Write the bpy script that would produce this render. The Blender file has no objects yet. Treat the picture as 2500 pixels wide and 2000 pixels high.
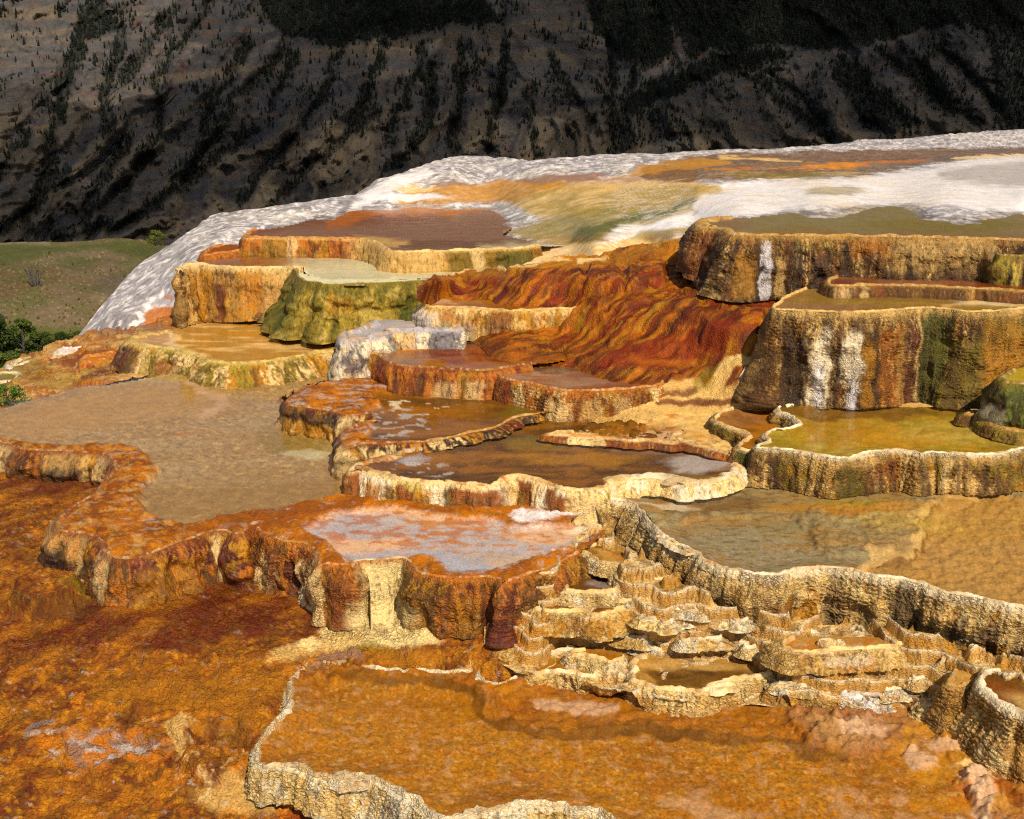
import bpy, math, random
import numpy as np
from mathutils import Vector

random.seed(7)
SC = bpy.context.scene
COL = SC.collection

# ------------------------------------------------------------------ camera model
FPX = 2900.0                      # focal length in pixels of the 2500 px wide photograph
PITCH = math.atan(850.0 / FPX)    # the horizon lies 850 px above the picture centre
CP, SP = math.cos(PITCH), math.sin(PITCH)
CAMZ = 5.0


def rays(px, py):
    r = (np.asarray(px, float) - 1250.0) / FPX
    u = (1000.0 - np.asarray(py, float)) / FPX
    return r, CP + SP * u, -SP + CP * u


def unproj(px, py, h):
    """point seen at a photograph pixel on the level h metres below the camera"""
    dx, dy, dz = rays(px, py)
    t = np.asarray(h, float) / (-dz)
    return dx * t, dy * t, CAMZ - np.asarray(h, float) + 0 * t


# ------------------------------------------------------------------ traced coordinates
K1, K2 = 900 / 2156, 600 / 2156


def crop(ox, oy, k):
    return lambda *p: [(ox + k * p[i], oy + k * p[i + 1]) for i in range(0, len(p), 2)]


A1, A2, A3 = crop(0, 0, K1), crop(800, 0, K1), crop(1600, 0, K1)
B1, B2, B3 = crop(0, 640, K1), crop(800, 640, K1), crop(1600, 640, K1)
D1, D2, D3 = crop(0, 1280, K1), crop(800, 1280, K1), crop(1600, 1280, K1)
EE = crop(300, 400, 500 / 2156)
F1, F2, F3, F4 = crop(640, 760, K2), crop(0, 1060, K2), crop(600, 1200, K2), crop(1200, 1280, K2)
NN = crop(0, 0, 1.0)

# ------------------------------------------------------------------ noise


def _hash(ix, iy, seed):
    h = (ix.astype(np.int64) * 374761393 + iy.astype(np.int64) * 668265263 + seed * 974634777) & 0xFFFFFFFF
    h = ((h ^ (h >> 13)) * 1274126177) & 0xFFFFFFFF
    h = ((h ^ (h >> 16)) * 2246822519) & 0xFFFFFFFF
    return ((h ^ (h >> 15)) & 0xFFFFFF) / float(0xFFFFFF)


def noise(x, y, seed=0):
    x = np.asarray(x, float); y = np.asarray(y, float)
    ix = np.floor(x); iy = np.floor(y)
    fx = x - ix; fy = y - iy
    out = 0
    ux = fx * fx * fx * (fx * (fx * 6 - 15) + 10); uy = fy * fy * fy * (fy * (fy * 6 - 15) + 10)
    for a in (0, 1):
        for b in (0, 1):
            ang = _hash(ix + a, iy + b, seed) * 6.2831853
            g = np.cos(ang) * (fx - a) + np.sin(ang) * (fy - b)
            out = out + g * (ux if a else 1 - ux) * (uy if b else 1 - uy)
    return out * 1.5


def fbm(x, y, octs=4, seed=0, gain=.5):
    s = 0; a = 1.0; t = 0
    for o in range(octs):
        s = s + a * noise(x * 2 ** o + 17.3 * o, y * 2 ** o - 9.1 * o, seed + o * 13)
        t += a; a *= gain
    return s / t * 1.3


def worley(x, y, seed=0):
    """distance to the nearest and second nearest cell point"""
    ix = np.floor(x); iy = np.floor(y)
    f1 = np.full(np.shape(x), 9.0); f2 = f1.copy()
    for a in (-1, 0, 1):
        for b in (-1, 0, 1):
            cx = ix + a; cy = iy + b
            d = np.hypot(cx + _hash(cx, cy, seed) - x, cy + _hash(cx, cy, seed + 5) - y)
            f2 = np.minimum(f2, np.maximum(f1, d)); f1 = np.minimum(f1, d)
    return f1, f2


def sstep(a, b, x):
    t = np.clip((x - a) / (b - a), 0, 1)
    return t * t * (3 - 2 * t)


# ------------------------------------------------------------------ polylines and polygons


def smooth_line(pts, step):
    """Catmull-Rom through the traced points, resampled evenly (pixel units)"""
    P = np.array(pts, float)
    P = np.vstack([2 * P[0] - P[1], P, 2 * P[-1] - P[-2]])
    out = []
    for i in range(1, len(P) - 2):
        p0, p1, p2, p3 = P[i - 1], P[i], P[i + 1], P[i + 2]
        t = np.linspace(0, 1, 24, endpoint=False)[:, None]
        out.append(.5 * (2 * p1 + (p2 - p0) * t + (2 * p0 - 5 * p1 + 4 * p2 - p3) * t ** 2 + (3 * p1 - p0 - 3 * p2 + p3) * t ** 3))
    out.append(P[-2][None])
    Q = np.vstack(out)
    L = np.concatenate([[0], np.cumsum(np.hypot(*np.diff(Q, axis=0).T))])
    n = max(4, int(L[-1] / step) + 1)
    s = np.linspace(0, L[-1], n)
    return np.stack([np.interp(s, L, Q[:, 0]), np.interp(s, L, Q[:, 1])], 1)


def dist_line(px, py, pts):
    best = np.full(px.shape, 1e9)
    for (x0, y0), (x1, y1) in zip(pts[:-1], pts[1:]):
        dx, dy = x1 - x0, y1 - y0
        t = np.clip(((px - x0) * dx + (py - y0) * dy) / (dx * dx + dy * dy + 1e-9), 0, 1)
        np.minimum(best, np.hypot(px - x0 - t * dx, py - y0 - t * dy), out=best)
    return best


def inside(px, py, poly):
    c = np.zeros(px.shape, bool)
    n = len(poly)
    for i in range(n):
        x0, y0 = poly[i]; x1, y1 = poly[(i + 1) % n]
        if y0 == y1:
            continue
        m = ((y0 > py) != (y1 > py)) & (px < (x1 - x0) * (py - y0) / (y1 - y0) + x0)
        c ^= m
    return c


def sdist(px, py, poly):
    """signed distance, positive inside"""
    poly = [tuple(p) for p in poly]
    d = dist_line(px, py, poly + [poly[0]])
    return np.where(inside(px, py, poly), d, -d)


def largest(m):
    """the largest connected patch of a grid mask"""
    m = m.copy(); m[:-1, :-1] &= True
    q = m[:-1, :-1] & m[1:, :-1] & m[1:, 1:] & m[:-1, 1:]
    lab = np.zeros(q.shape, int); best, bn, cur = 0, 0, 0
    for i, j in zip(*np.nonzero(q)):
        if lab[i, j]: continue
        cur += 1; st = [(i, j)]; lab[i, j] = cur; n = 0
        while st:
            a, b = st.pop(); n += 1
            for c, d in ((a + 1, b), (a - 1, b), (a, b + 1), (a, b - 1)):
                if 0 <= c < q.shape[0] and 0 <= d < q.shape[1] and q[c, d] and not lab[c, d]:
                    lab[c, d] = cur; st.append((c, d))
        if n > bn: best, bn = cur, n
    keep = lab == best if best else np.zeros(q.shape, bool)
    o = np.zeros(m.shape, bool)
    o[:-1, :-1] |= keep; o[1:, :-1] |= keep; o[1:, 1:] |= keep; o[:-1, 1:] |= keep
    return o


class TPS:
    """thin plate spline of the level (metres below the camera) over photograph pixels"""
    def __init__(self, ctrl, lam=1e-4):
        C = np.array(ctrl, float)
        self.p = C[:, :2] / 1000.0
        n = len(C)
        d = np.hypot(self.p[:, None, 0] - self.p[None, :, 0], self.p[:, None, 1] - self.p[None, :, 1])
        Kx = self.U(d) + lam * np.eye(n)
        M = np.zeros((n + 3, n + 3)); M[:n, :n] = Kx
        M[:n, n] = 1; M[:n, n + 1:] = self.p; M[n, :n] = 1; M[n + 1:, :n] = self.p.T
        self.w = np.linalg.solve(M, np.concatenate([C[:, 2], [0, 0, 0]]))

    @staticmethod
    def U(d):
        return d * d * np.log(d + 1e-9)

    def __call__(self, px, py):
        x = np.asarray(px, float) / 1000; y = np.asarray(py, float) / 1000
        n = len(self.p)
        o = self.w[n] + self.w[n + 1] * x + self.w[n + 2] * y
        for i in range(n):
            o = o + self.w[i] * self.U(np.hypot(x - self.p[i, 0], y - self.p[i, 1]))
        return o


# ------------------------------------------------------------------ colour


def hexa(s, k=1.0, sat=1.12):
    """albedo from a colour seen in sunlight"""
    c = np.array([int(s[i:i + 2], 16) / 255 for i in (0, 2, 4)])
    c = np.where(c < .04045, c / 12.92, ((c + .055) / 1.055) ** 2.4) * k * np.array((1.0, .975, 1.06))
    lum = c @ np.array((.3, .6, .1))
    return np.clip(lum + (c - lum) * sat, .0025, .86)


C = {k: hexa(v) for k, v in dict(
    white='efe6d6', offwhite='f0dcb0', cream='ecc986', sand='d6b06a', tan='ad8445', ochre='b9822f', orange='b66d12', bright='c98316',
    crest='c6bda8', peach='dfb98c', silver='b3b0ac', lcream='e9d08c', lbed='a58a5e', rustb='8a4e0c', rust='82450b', red='7d2c08', deep='571e06', brown='62400d', dark='34200a', black='1c1208', olive='7d6a1c', green='5e6415',
    moss='4a4f12', yellow='9c8334', lemon='c2a95a', grey='a7a09a', dgrey='77716a', bluegrey='b0a594', pink='c3a078', mauve='8d6a50',
    bed='9c773f', bed2='8d6c37', amber='a0691c', olbed='90825a', pale='cfc79a').items()}


def lerp(a, b, m):
    return a + (b - a) * m[..., None]


def paint(px, py, X, Y, base, ops, seed=0, warp=.12):
    """lays mineral and algae stains, plus painted shade and sheen, over a base colour; positions follow the photograph, edges are broken by noise"""
    col = np.zeros(px.shape + (3,)) + (C[base] if isinstance(base, str) else base)
    s = FPX / np.maximum(Y, 1) * warp
    wx = fbm(X * 3, Y * 3, 4, seed + 50) * s
    wy = fbm(X * 3, Y * 3, 4, seed + 90) * s * .4
    qx, qy = px + wx, py + wy
    for op in ops:
        k = op[0]
        if k == 'e':
            _, cx, cy, rx, ry, c, a = op[:7]
            soft = op[7] if len(op) > 7 else .35
            d = np.hypot((qx - cx) / rx, (qy - cy) / ry)
            m = a * (1 - sstep(1 - soft, 1 + soft, d))
        elif k == 'p':
            _, poly, c, a, soft = op
            m = a * sstep(-soft, soft, sdist(qx, qy, poly))
        elif k == 'l':
            _, pts, w, c, a = op
            m = a * (1 - sstep(w * .5, w * 1.3, dist_line(qx, qy, pts)))
        elif k == 'n':     # noise patches: scale per metre, threshold, softness, colour, amount, (cx,cy,rx,ry), (sx,sy)
            _, sc, th, soft, c, a = op[:6]
            st = op[7] if len(op) > 7 else (1, 1)
            if len(st) > 2:      # along a flow direction
                ca, sa = math.cos(st[2]), math.sin(st[2])
                U, V_ = X * ca + Y * sa, Y * ca - X * sa
            else:
                U, V_ = X, Y
            v = fbm(U * sc * st[0], V_ * sc * st[1], 5, seed + int(sc * 7) + int(th * 100) + 3)
            m = a * sstep(th - soft, th + soft, v)
            if len(op) > 6 and op[6]:
                cx, cy, rx, ry = op[6]
                m = m * (1 - sstep(.7, 1.25, np.hypot((qx - cx) / rx, (qy - cy) / ry)))
        col = lerp(col, C[c] if isinstance(c, str) else c, m)
    return col


# ------------------------------------------------------------------ meshes


def new_mesh(name, V, faces, mat, parent=None, col=None, attrs=None, smooth=True, origin=(0, 0, 0)):
    V = np.asarray(V, float).reshape(-1, 3) - np.array(origin)
    F = np.asarray(faces, np.int64)
    nf, k = F.shape
    me = bpy.data.meshes.new(name)
    me.vertices.add(len(V)); me.vertices.foreach_set('co', V.ravel())
    me.loops.add(nf * k); me.loops.foreach_set('vertex_index', F.ravel().astype(np.int32))
    me.polygons.add(nf)
    me.polygons.foreach_set('loop_start', np.arange(0, nf * k, k, dtype=np.int32))
    me.update(calc_edges=True)
    me.polygons.foreach_set('use_smooth', np.full(nf, smooth))
    if col is not None:
        a = me.attributes.new('stain', 'FLOAT_COLOR', 'POINT')
        a.data.foreach_set('color', np.concatenate([np.asarray(col).reshape(-1, 3), np.ones((len(V), 1))], 1).ravel())
    for n, v in (attrs or {}).items():
        a = me.attributes.new(n, 'FLOAT', 'POINT')
        a.data.foreach_set('value', (np.zeros(len(V)) + np.asarray(v, float).ravel()))
    me.materials.append(mat)
    me.validate()
    o = bpy.data.objects.new(name, me)
    COL.objects.link(o)
    if parent is not None:
        o.parent = parent
    else:
        o.location = origin
    return o


def thing(name, label, cat, loc, group=None):
    o = bpy.data.objects.new(name, None)
    COL.objects.link(o)
    o.location = loc; o.empty_display_size = .2
    tag(o, label, cat, group)
    return o


def tag(o, label=None, cat=None, group=None, kind=None):
    if label: o['label'] = label
    if cat: o['category'] = cat
    if group: o['group'] = group
    if kind: o['kind'] = kind
    return o


def grid_faces(nr, nc, mask=None):
    i = np.arange(nr * nc).reshape(nr, nc)
    q = np.stack([i[:-1, :-1], i[1:, :-1], i[1:, 1:], i[:-1, 1:]], -1)
    if mask is not None:
        ok = mask[:-1, :-1] & mask[1:, :-1] & mask[1:, 1:] & mask[:-1, 1:]
        return q[ok]
    return q.reshape(-1, 4)


def compact(V, F, *arrs):
    used = np.unique(F)
    re = np.full(len(V), -1, np.int64); re[used] = np.arange(len(used))
    return (V[used], re[F]) + tuple(None if a is None else a[used] for a in arrs)


# ------------------------------------------------------------------ materials


class N:
    def __init__(self, name):
        self.m = bpy.data.materials.new(name); self.m.use_nodes = True
        self.t = self.m.node_tree; self.t.nodes.clear()
        self.out = self.t.nodes.new('ShaderNodeOutputMaterial')

    def n(self, typ, **kw):
        d = self.t.nodes.new('ShaderNode' + typ)
        for k, v in kw.items():
            if k.startswith('i_'):
                d.inputs[k[2:].replace('_', ' ')].default_value = v
            else:
                setattr(d, k, v)
        return d

    def l(self, a, b):
        self.t.links.new(a, b)

    def math(self, op, a, b=None, clamp=False):
        d = self.n('Math', operation=op, use_clamp=clamp)
        for s, v in ((0, a), (1, b)):
            if v is None: continue
            if hasattr(v, 'is_output'): self.l(v, d.inputs[s])
            else: d.inputs[s].default_value = v
        return d.outputs[0]

    def mix(self, fac, a, b, blend='MIX'):
        d = self.n('Mix', data_type='RGBA', blend_type=blend)
        for s, v in ((0, fac), (6, a), (7, b)):
            if hasattr(v, 'is_output'): self.l(v, d.inputs[s])
            elif s == 0: d.inputs[0].default_value = v
            else: d.inputs[s].default_value = (*v, 1)
        return d.outputs[2]

    def ramp(self, fac, lo, hi):
        d = self.n('MapRange', interpolation_type='SMOOTHSTEP')
        self.l(fac, d.inputs[0]); d.inputs[1].default_value = lo; d.inputs[2].default_value = hi
        return d.outputs[0]


def travertine(name, cell=30.0, grain=70.0, bump=.6, bumpd=.012, vary=.35, gv=.35, spec=.5, groovek=.8, drip=0.0, netb=1.0):
    """stained hot-spring travertine: net of tiny terraced basins, grain, mottled stains"""
    g = N(name)
    at = g.n('Attribute', attribute_name='stain')
    crk = g.n('Attribute', attribute_name='net').outputs['Fac']
    wet = g.n('Attribute', attribute_name='wet').outputs['Fac']
    co = g.n('NewGeometry').outputs['Position']
    mp = g.n('Mapping'); mp.inputs['Scale'].default_value = (1, 1, 1.75); g.l(co, mp.inputs[0])
    wn = g.n('TexNoise', i_Scale=9.0, i_Detail=3.0); g.l(co, wn.inputs['Vector'])
    wv = g.n('VectorMath', operation='SCALE'); g.l(wn.outputs['Color'], wv.inputs[0]); wv.inputs['Scale'].default_value = .09
    wa = g.n('VectorMath', operation='ADD'); g.l(mp.outputs[0], wa.inputs[0]); g.l(wv.outputs[0], wa.inputs[1])
    vo = g.n('TexVoronoi', feature='DISTANCE_TO_EDGE', i_Scale=cell); g.l(wa.outputs[0], vo.inputs['Vector'])
    vf = g.n('TexVoronoi', feature='F1', i_Scale=cell); g.l(wa.outputs[0], vf.inputs['Vector'])
    n1 = g.n('TexNoise', i_Scale=7.0, i_Detail=6.0, i_Roughness=.62); g.l(co, n1.inputs['Vector'])
    n2 = g.n('TexNoise', i_Scale=grain, i_Detail=4.0, i_Roughness=.7); g.l(co, n2.inputs['Vector'])
    # brightness mottling
    v1 = g.math('MULTIPLY_ADD', n1.outputs[0], 2.4 * vary, ); g.t.nodes[-1].inputs[2].default_value = 1 - 1.2 * vary
    v2 = g.math('MULTIPLY_ADD', n2.outputs[0], 2.4 * gv); g.t.nodes[-1].inputs[2].default_value = 1 - 1.2 * gv
    v = g.math('MULTIPLY', v1, v2)
    sc = g.n('VectorMath', operation='SCALE'); g.l(at.outputs['Color'], sc.inputs[0]); g.l(v, sc.inputs['Scale'])
    # per-basin tint
    tint = g.mix(g.math('MULTIPLY', g.ramp(vf.outputs['Color'], .2, .9), .35), sc.outputs[0], (.16, .07, .012))
    tint = g.mix(crk, sc.outputs[0], tint)
    # algae in the grooves between the basins
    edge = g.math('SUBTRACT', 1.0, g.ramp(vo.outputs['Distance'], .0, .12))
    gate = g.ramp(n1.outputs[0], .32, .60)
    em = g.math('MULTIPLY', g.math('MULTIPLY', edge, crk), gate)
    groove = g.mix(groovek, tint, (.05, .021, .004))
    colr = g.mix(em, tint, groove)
    dr = None
    if drip:     # fine drip ribs running down the walls
        md = g.n('Mapping'); md.inputs['Scale'].default_value = (34, 34, 3.0); g.l(wa.outputs[0], md.inputs[0])
        nd = g.n('TexNoise', i_Scale=1.0, i_Detail=4.0, i_Roughness=.6); g.l(md.outputs[0], nd.inputs['Vector']); dr = nd.outputs[0]
        colr = g.mix(g.math('MULTIPLY', g.ramp(dr, .50, .66), drip), colr, g.mix(.8, colr, (.045, .018, .004)))
        colr = g.mix(g.math('MULTIPLY', g.ramp(dr, .42, .30), drip * .6), colr, g.mix(.35, colr, (.8, .62, .34)))
    p = g.n('BsdfPrincipled')
    p.inputs['Specular IOR Level'].default_value = spec * .7
    g.l(colr, p.inputs['Base Color'])
    ro = g.math('MULTIPLY_ADD', wet, -.62); g.t.nodes[-1].inputs[2].default_value = .82
    ro = g.math('ADD', ro, g.math('MULTIPLY', n2.outputs[0], .12), clamp=True)
    g.l(ro, p.inputs['Roughness'])
    # relief
    dome = g.math('MULTIPLY', g.math('MULTIPLY', g.ramp(vo.outputs['Distance'], 0.0, .32), crk), netb)
    hsum = g.math('ADD', dome, g.math('MULTIPLY', n2.outputs[0], .38))
    hsum = g.math('ADD', hsum, g.math('MULTIPLY', n1.outputs[0], .9))
    if dr is not None: hsum = g.math('SUBTRACT', hsum, g.math('MULTIPLY', dr, 1.5))
    b = g.n('Bump', i_Strength=bump, i_Distance=bumpd); g.l(hsum, b.inputs['Height'])
    g.l(b.outputs[0], p.inputs['Normal'])
    g.l(p.outputs[0], g.out.inputs[0])
    return g.m


def water_mat(name, ripple=.25, scale=9.0, tint=(1, 1, 1), rough=.05, refl=.5):
    """thin clear film of running water over the bed"""
    g = N(name)
    fr = g.n('Fresnel', i_IOR=1.33)
    co = g.n('NewGeometry').outputs['Position']
    mp = g.n('Mapping'); mp.inputs['Scale'].default_value = (.6, 1.7, 1); mp.inputs['Rotation'].default_value = (0, 0, .25); g.l(co, mp.inputs[0])
    nz = g.n('TexNoise', i_Scale=scale, i_Detail=3.0, i_Distortion=.6); g.l(mp.outputs[0], nz.inputs['Vector'])
    b = g.n('Bump', i_Strength=ripple, i_Distance=.02); g.l(nz.outputs[0], b.inputs['Height'])
    g.l(b.outputs[0], fr.inputs['Normal'])
    gl = g.n('BsdfGlossy', i_Roughness=rough); g.l(b.outputs[0], gl.inputs['Normal'])
    tr = g.n('BsdfTransparent'); tr.inputs[0].default_value = (*tint, 1)
    mx = g.n('MixShader'); g.l(g.math('MULTIPLY', fr.outputs[0], refl), mx.inputs[0]); g.l(tr.outputs[0], mx.inputs[1]); g.l(gl.outputs[0], mx.inputs[2])
    g.l(mx.outputs[0], g.out.inputs[0])
    return g.m


M_WALL = travertine('travertine_basin_wall', 40, 80, 1.0, .016, .3, .45, groovek=.72, drip=.75, netb=.6)
M_RIM = travertine('travertine_rim_crust', 44, 90, .8, .010, .18, .25, groovek=.45)
M_BED = travertine('pool_bed_silt', 30, 60, .35, .008, .25, .7, spec=.2)
M_GROUND = travertine('algae_crust_ground', 30, 65, 1.0, .018, .5, .65, spec=.3)
M_MOUND = travertine('travertine_mound_crust', 14, 34, .6, .018, .3, .4)
M_WATER = water_mat('spring_water', .045, 7.0, refl=.65)
M_SHEEN = water_mat('silvery_water_film', .02, 5.0, refl=1.3, rough=.12)
M_FARWATER = water_mat('wind_rippled_water', .16, 5.0, (1, 1, 1), .12, .75)

# ------------------------------------------------------------------ terrace builder


def ev(spec, x):
    if isinstance(spec, (int, float)):
        return np.full(np.shape(x), float(spec))
    a = np.array(spec, float)
    return np.interp(x, a[:, 0], a[:, 1])


def gauss(a, sig):
    if sig < .3: return a
    r = int(3 * sig) + 1
    k = np.exp(-.5 * (np.arange(-r, r + 1) / sig) ** 2); k /= k.sum()
    p = np.pad(a, r, mode='edge')
    return np.convolve(p, k, 'valid')


SEED = [100]


def terrace(label, h, rim, back, drop, pal=('rust', 'orange', 'cream', 'brown'), wops=(), rimw=.05, lip=.016, rimcol='cream', rops=(),
            bed='bed', bops=(), flare=.04, colamp=.03, colfreq=4.0, scal=.007, net=.8, wet=.35, rnd=.02, water=True, wpoly=None,
            ledge='orange', lops=(), lumps=0.0, step=3.0, bumps=(), topoff=.0, wmat=None, depth=.03, name='travertine_terrace',
            lnet=.5, bnet=0.0, bnoise=.006, cell=40.0, palscale=(2.2, .5), extra=None, rimnet=.3, cat='terrace', fexp=1.7, seep=.5, seepc='brown', wig=.0, flutes=.014, sink=None, watm=None):
    SEED[0] += 37
    sd = SEED[0]
    L = smooth_line(rim, step)
    px, py = L[:, 0], L[:, 1]
    X, Y, Z = unproj(px, py, h)
    ds = np.hypot(np.diff(X), np.diff(Y)); S = np.concatenate([[0], np.cumsum(ds)])
    mean = max(ds.mean(), 1e-4)
    sx, sy = gauss(X, .045 / mean), gauss(Y, .045 / mean)
    tx, ty = np.gradient(sx), np.gradient(sy)
    tx, ty = gauss(tx, .03 / mean), gauss(ty, .03 / mean)
    ln = np.hypot(tx, ty) + 1e-9
    nx, ny = ty / ln, -tx / ln
    # small scallops along the edge
    e = .35 * scal * fbm(S * 16, S * 0, 2, sd) * 2 + .02 * fbm(S * 3, S * 0, 2, sd + 3) * (colamp > .012)
    e = e + wig * (fbm(S * 5.5, S * 0 + 1, 3, sd + 5) + .5 * fbm(S * 17, S * 0 + 2, 2, sd + 6)) * np.minimum(1, np.minimum(np.arange(len(S)), np.arange(len(S))[::-1]) / 6)
    X = X + nx * e; Y = Y + ny * e
    org = np.array([X.mean(), Y.mean(), CAMZ - h - np.max(ev(drop, px))])
    root = thing(name, label, cat, org)
    # ---- wall
    D = ev(drop, px); FL = ev(flare, px)
    hp = float(np.median(D * FPX / Y)) + float(np.median(FL * FPX / Y * h / Y))
    nr = int(np.clip(hp / step, 7, 130))
    v = np.linspace(0, 1, nr)[:, None]
    S2 = S[None] + 0 * v; zz = D[None] * v
    s_n = fbm(S2 * colfreq, zz * 1.1 + 3, 3, sd + 11)
    colm = (1 - np.abs(s_n) * 2.2) * colamp
    lump = lumps * fbm(S2 * 3.1, zz * 4.5, 3, sd + 17)
    wv = .02 * fbm(S2 * 8, zz * 8, 2, sd + 29)
    flute = flutes * (.5 - np.abs(fbm(S2 * 9 + .25 * fbm(S2 * 5, zz * 5, 2, sd + 33), zz * .9, 3, sd + 34)) * 1.6)
    f1, f2 = worley((S2 + wv) * cell, (zz + wv) * cell * 1.45 - .35 * np.cos((S2 + wv) * cell * 2), sd + 23)
    sc = scal * (1.0 - np.clip(f1 * 1.25, 0, 1) ** 2) * sstep(0, .06, v)
    # rows of tiny overlapping basins
    kk = cell * .62
    wob = .5 * fbm(S2 * 7, zz * 7, 3, sd + 25)
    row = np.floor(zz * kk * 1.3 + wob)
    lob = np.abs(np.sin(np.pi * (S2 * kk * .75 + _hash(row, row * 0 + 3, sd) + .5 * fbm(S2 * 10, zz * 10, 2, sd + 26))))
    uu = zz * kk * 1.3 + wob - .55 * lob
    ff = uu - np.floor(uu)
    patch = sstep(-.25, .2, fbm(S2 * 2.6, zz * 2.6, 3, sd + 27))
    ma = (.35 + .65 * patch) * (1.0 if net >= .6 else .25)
    sc = .45 * sc + 1.5 * scal * (1 - ff) ** 1.4 * ma * sstep(0, .06, v)
    off = FL[None] * v ** ev(fexp, px)[None] + (colm + lump + flute) * sstep(0, .35, v) + sc + .4 * scal * fbm(S2 * 40, zz * 40, 2, sd + 31)
    off = off - rnd * (1 - np.clip(v / .22, 0, 1)) ** 2 + rnd * 0
    off[0] -= .002
    WX = X[None] + nx[None] * off; WY = Y[None] + ny[None] * off; WZ = CAMZ - h - zz
    # wall colours: vertical streaks of a palette, then explicit stains and painted shade
    P = np.array([C[c] for c in pal])
    t = (fbm(S2 * palscale[0] + .3 * fbm(S2 * 9, zz * 6, 3, sd + 41), zz * palscale[1], 4, sd + 43) * 1.15 + .5)
    t = t + .16 * fbm(S2 * 14, zz * 9, 3, sd + 47) + .10 * fbm(S2 * 60, zz * 45, 2, sd + 48)
    t = np.clip(t, 0, .9999) * (len(P) - 1)
    i0 = t.astype(int)
    fr = sstep(.25, .75, t - i0)
    wc = P[i0] + (P[np.minimum(i0 + 1, len(P) - 1)] - P[i0]) * fr[..., None]
    sk = sstep(-.04, .30, fbm(S2 * 8 + .25 * fbm(S2 * 12, zz * 8, 2, sd + 49), zz * .5, 4, sd + 50) + .12 * fbm(S2 * 40, zz * 12, 2, sd + 52)) * sstep(.03, .25, v)
    wc = lerp(wc, C[seepc], seep * sk)
    wc = lerp(wc, C['black'], .85 * seep * sstep(.13, .32, fbm(S2 * 11 + .2 * fbm(S2 * 12, zz * 8, 2, sd + 55), zz * .7, 4, sd + 51) + .1 * fbm(S2 * 45, zz * 15, 2, sd + 56)) * sstep(.05, .3, v))
    if net >= .6:  # lip brightening imitates sunlight in the colour; recesses take algae brown
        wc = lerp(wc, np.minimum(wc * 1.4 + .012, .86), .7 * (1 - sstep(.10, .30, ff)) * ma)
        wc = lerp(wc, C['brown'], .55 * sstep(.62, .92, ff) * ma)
    PX = px[None] + 0 * v
    s = FPX / Y[None]
    qx = PX + s * (.045 * fbm(S2 * 7, zz * 5, 4, sd + 53) + .02 * fbm(S2 * 30, zz * 22, 3, sd + 54))
    qv = v + .16 * fbm(S2 * 6, zz * 3, 4, sd + 59) + .06 * fbm(S2 * 25, zz * 9, 3, sd + 60)
    for op in wops:
        x0, x1, v0, v1, c, a = op[:6]
        wd = max(3.0, (x1 - x0) * .12)
        m = sstep(x0 - wd, x0 + wd, qx) * (1 - sstep(x1 - wd, x1 + wd, qx)) * sstep(v0 - .08, v0 + .08, qv) * (1 - sstep(v1 - .1, v1 + .1, qv))
        if v0 <= 0: m = sstep(x0 - wd, x0 + wd, qx) * (1 - sstep(x1 - wd, x1 + wd, qx)) * (1 - sstep(v1 - .1, v1 + .1, qv))
        if len(op) > 6:
            m = m * sstep(op[6] - .15, op[6] + .15, fbm(S2 * 9, zz * 7, 4, sd + 61))
        wc = lerp(wc, C[c], a * m)
    # rim crust colour runs over the edge
    over = 1 - sstep(0.0, .12, zz / np.maximum(D[None], .05) * (1 + .0 * v) + .05 * fbm(S2 * 12, zz, 3, sd + 67))
    rcbase = C[rimcol] if rimcol else None
    if rimcol:
        wc = lerp(wc, rcbase, over * .75)
    V = np.stack([WX, WY, WZ], -1).reshape(-1, 3)
    F = grid_faces(nr, len(S))
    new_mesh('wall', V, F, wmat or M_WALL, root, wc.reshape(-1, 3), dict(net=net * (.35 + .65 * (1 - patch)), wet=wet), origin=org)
    # ---- rim
    if np.max(rimw) > 0:
        W = .85 * ev(rimw, px) * np.clip(1 + 1.0 * fbm(S * 3.5, S * 0, 3, sd + 71) + .5 * fbm(S * 16, S * 0, 2, sd + 72), .3, 2.2)
        LP = ev(lip, px) * np.clip(1 + 1.1 * fbm(S * 4.5, S * 0, 3, sd + 73), .15, 2)
        W = np.minimum(W, 10)
        nq = int(np.clip(np.median(W * FPX / Y * .6) / step + 5, 6, 16))
        q = np.linspace(0, 1, nq)[:, None]
        prof = np.sin(np.pi * np.clip(q * 1.15, 0, 1)) ** .8 - 1.3 * sstep(.72, 1.0, q)
        rx = WX[0][None] - nx[None] * W[None] * q
        ry = WY[0][None] - ny[None] * W[None] * q
        f1, f2 = worley((S[None] + 0 * q) * 34, q * W[None] * 34, sd + 77)
        rz = CAMZ - h + LP[None] * prof + .35 * scal * (1 - f1) * np.sin(np.pi * q) + .006 * fbm(rx * 14, ry * 14, 3, sd + 79) * np.sin(np.pi * np.clip(q, 0, 1))
        rz[0] = WZ[0]
        rc = paint(PX[:1] + 0 * q, py[None] + 0 * q, rx, ry, rimcol or 'cream', list(rops) + [('n', 4, .05, .2, 'tan', .55), ('n', 9, .25, .2, 'brown', .45), ('n', 26, .2, .2, 'offwhite', .3)], sd)
        Vr = np.stack([rx, ry, rz], -1).reshape(-1, 3)
        Fr = grid_faces(nq, len(S))[:, ::-1]
        new_mesh('rim', Vr, Fr, M_RIM, root, rc.reshape(-1, 3), dict(net=rimnet, wet=.12), origin=org)
    # ---- pool floor and ledges
    poly = [tuple(p) for p in L[::2]] + [tuple(p) for p in back]
    bx = [p[0] for p in poly]; by = [p[1] for p in poly]
    stp = step
    gx = np.arange(max(min(bx), -260), min(max(bx), 2760) + stp, stp); gy = np.arange(min(by), min(max(by), 2160) + stp, stp)
    GX, GY = np.meshgrid(gx, gy)
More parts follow.
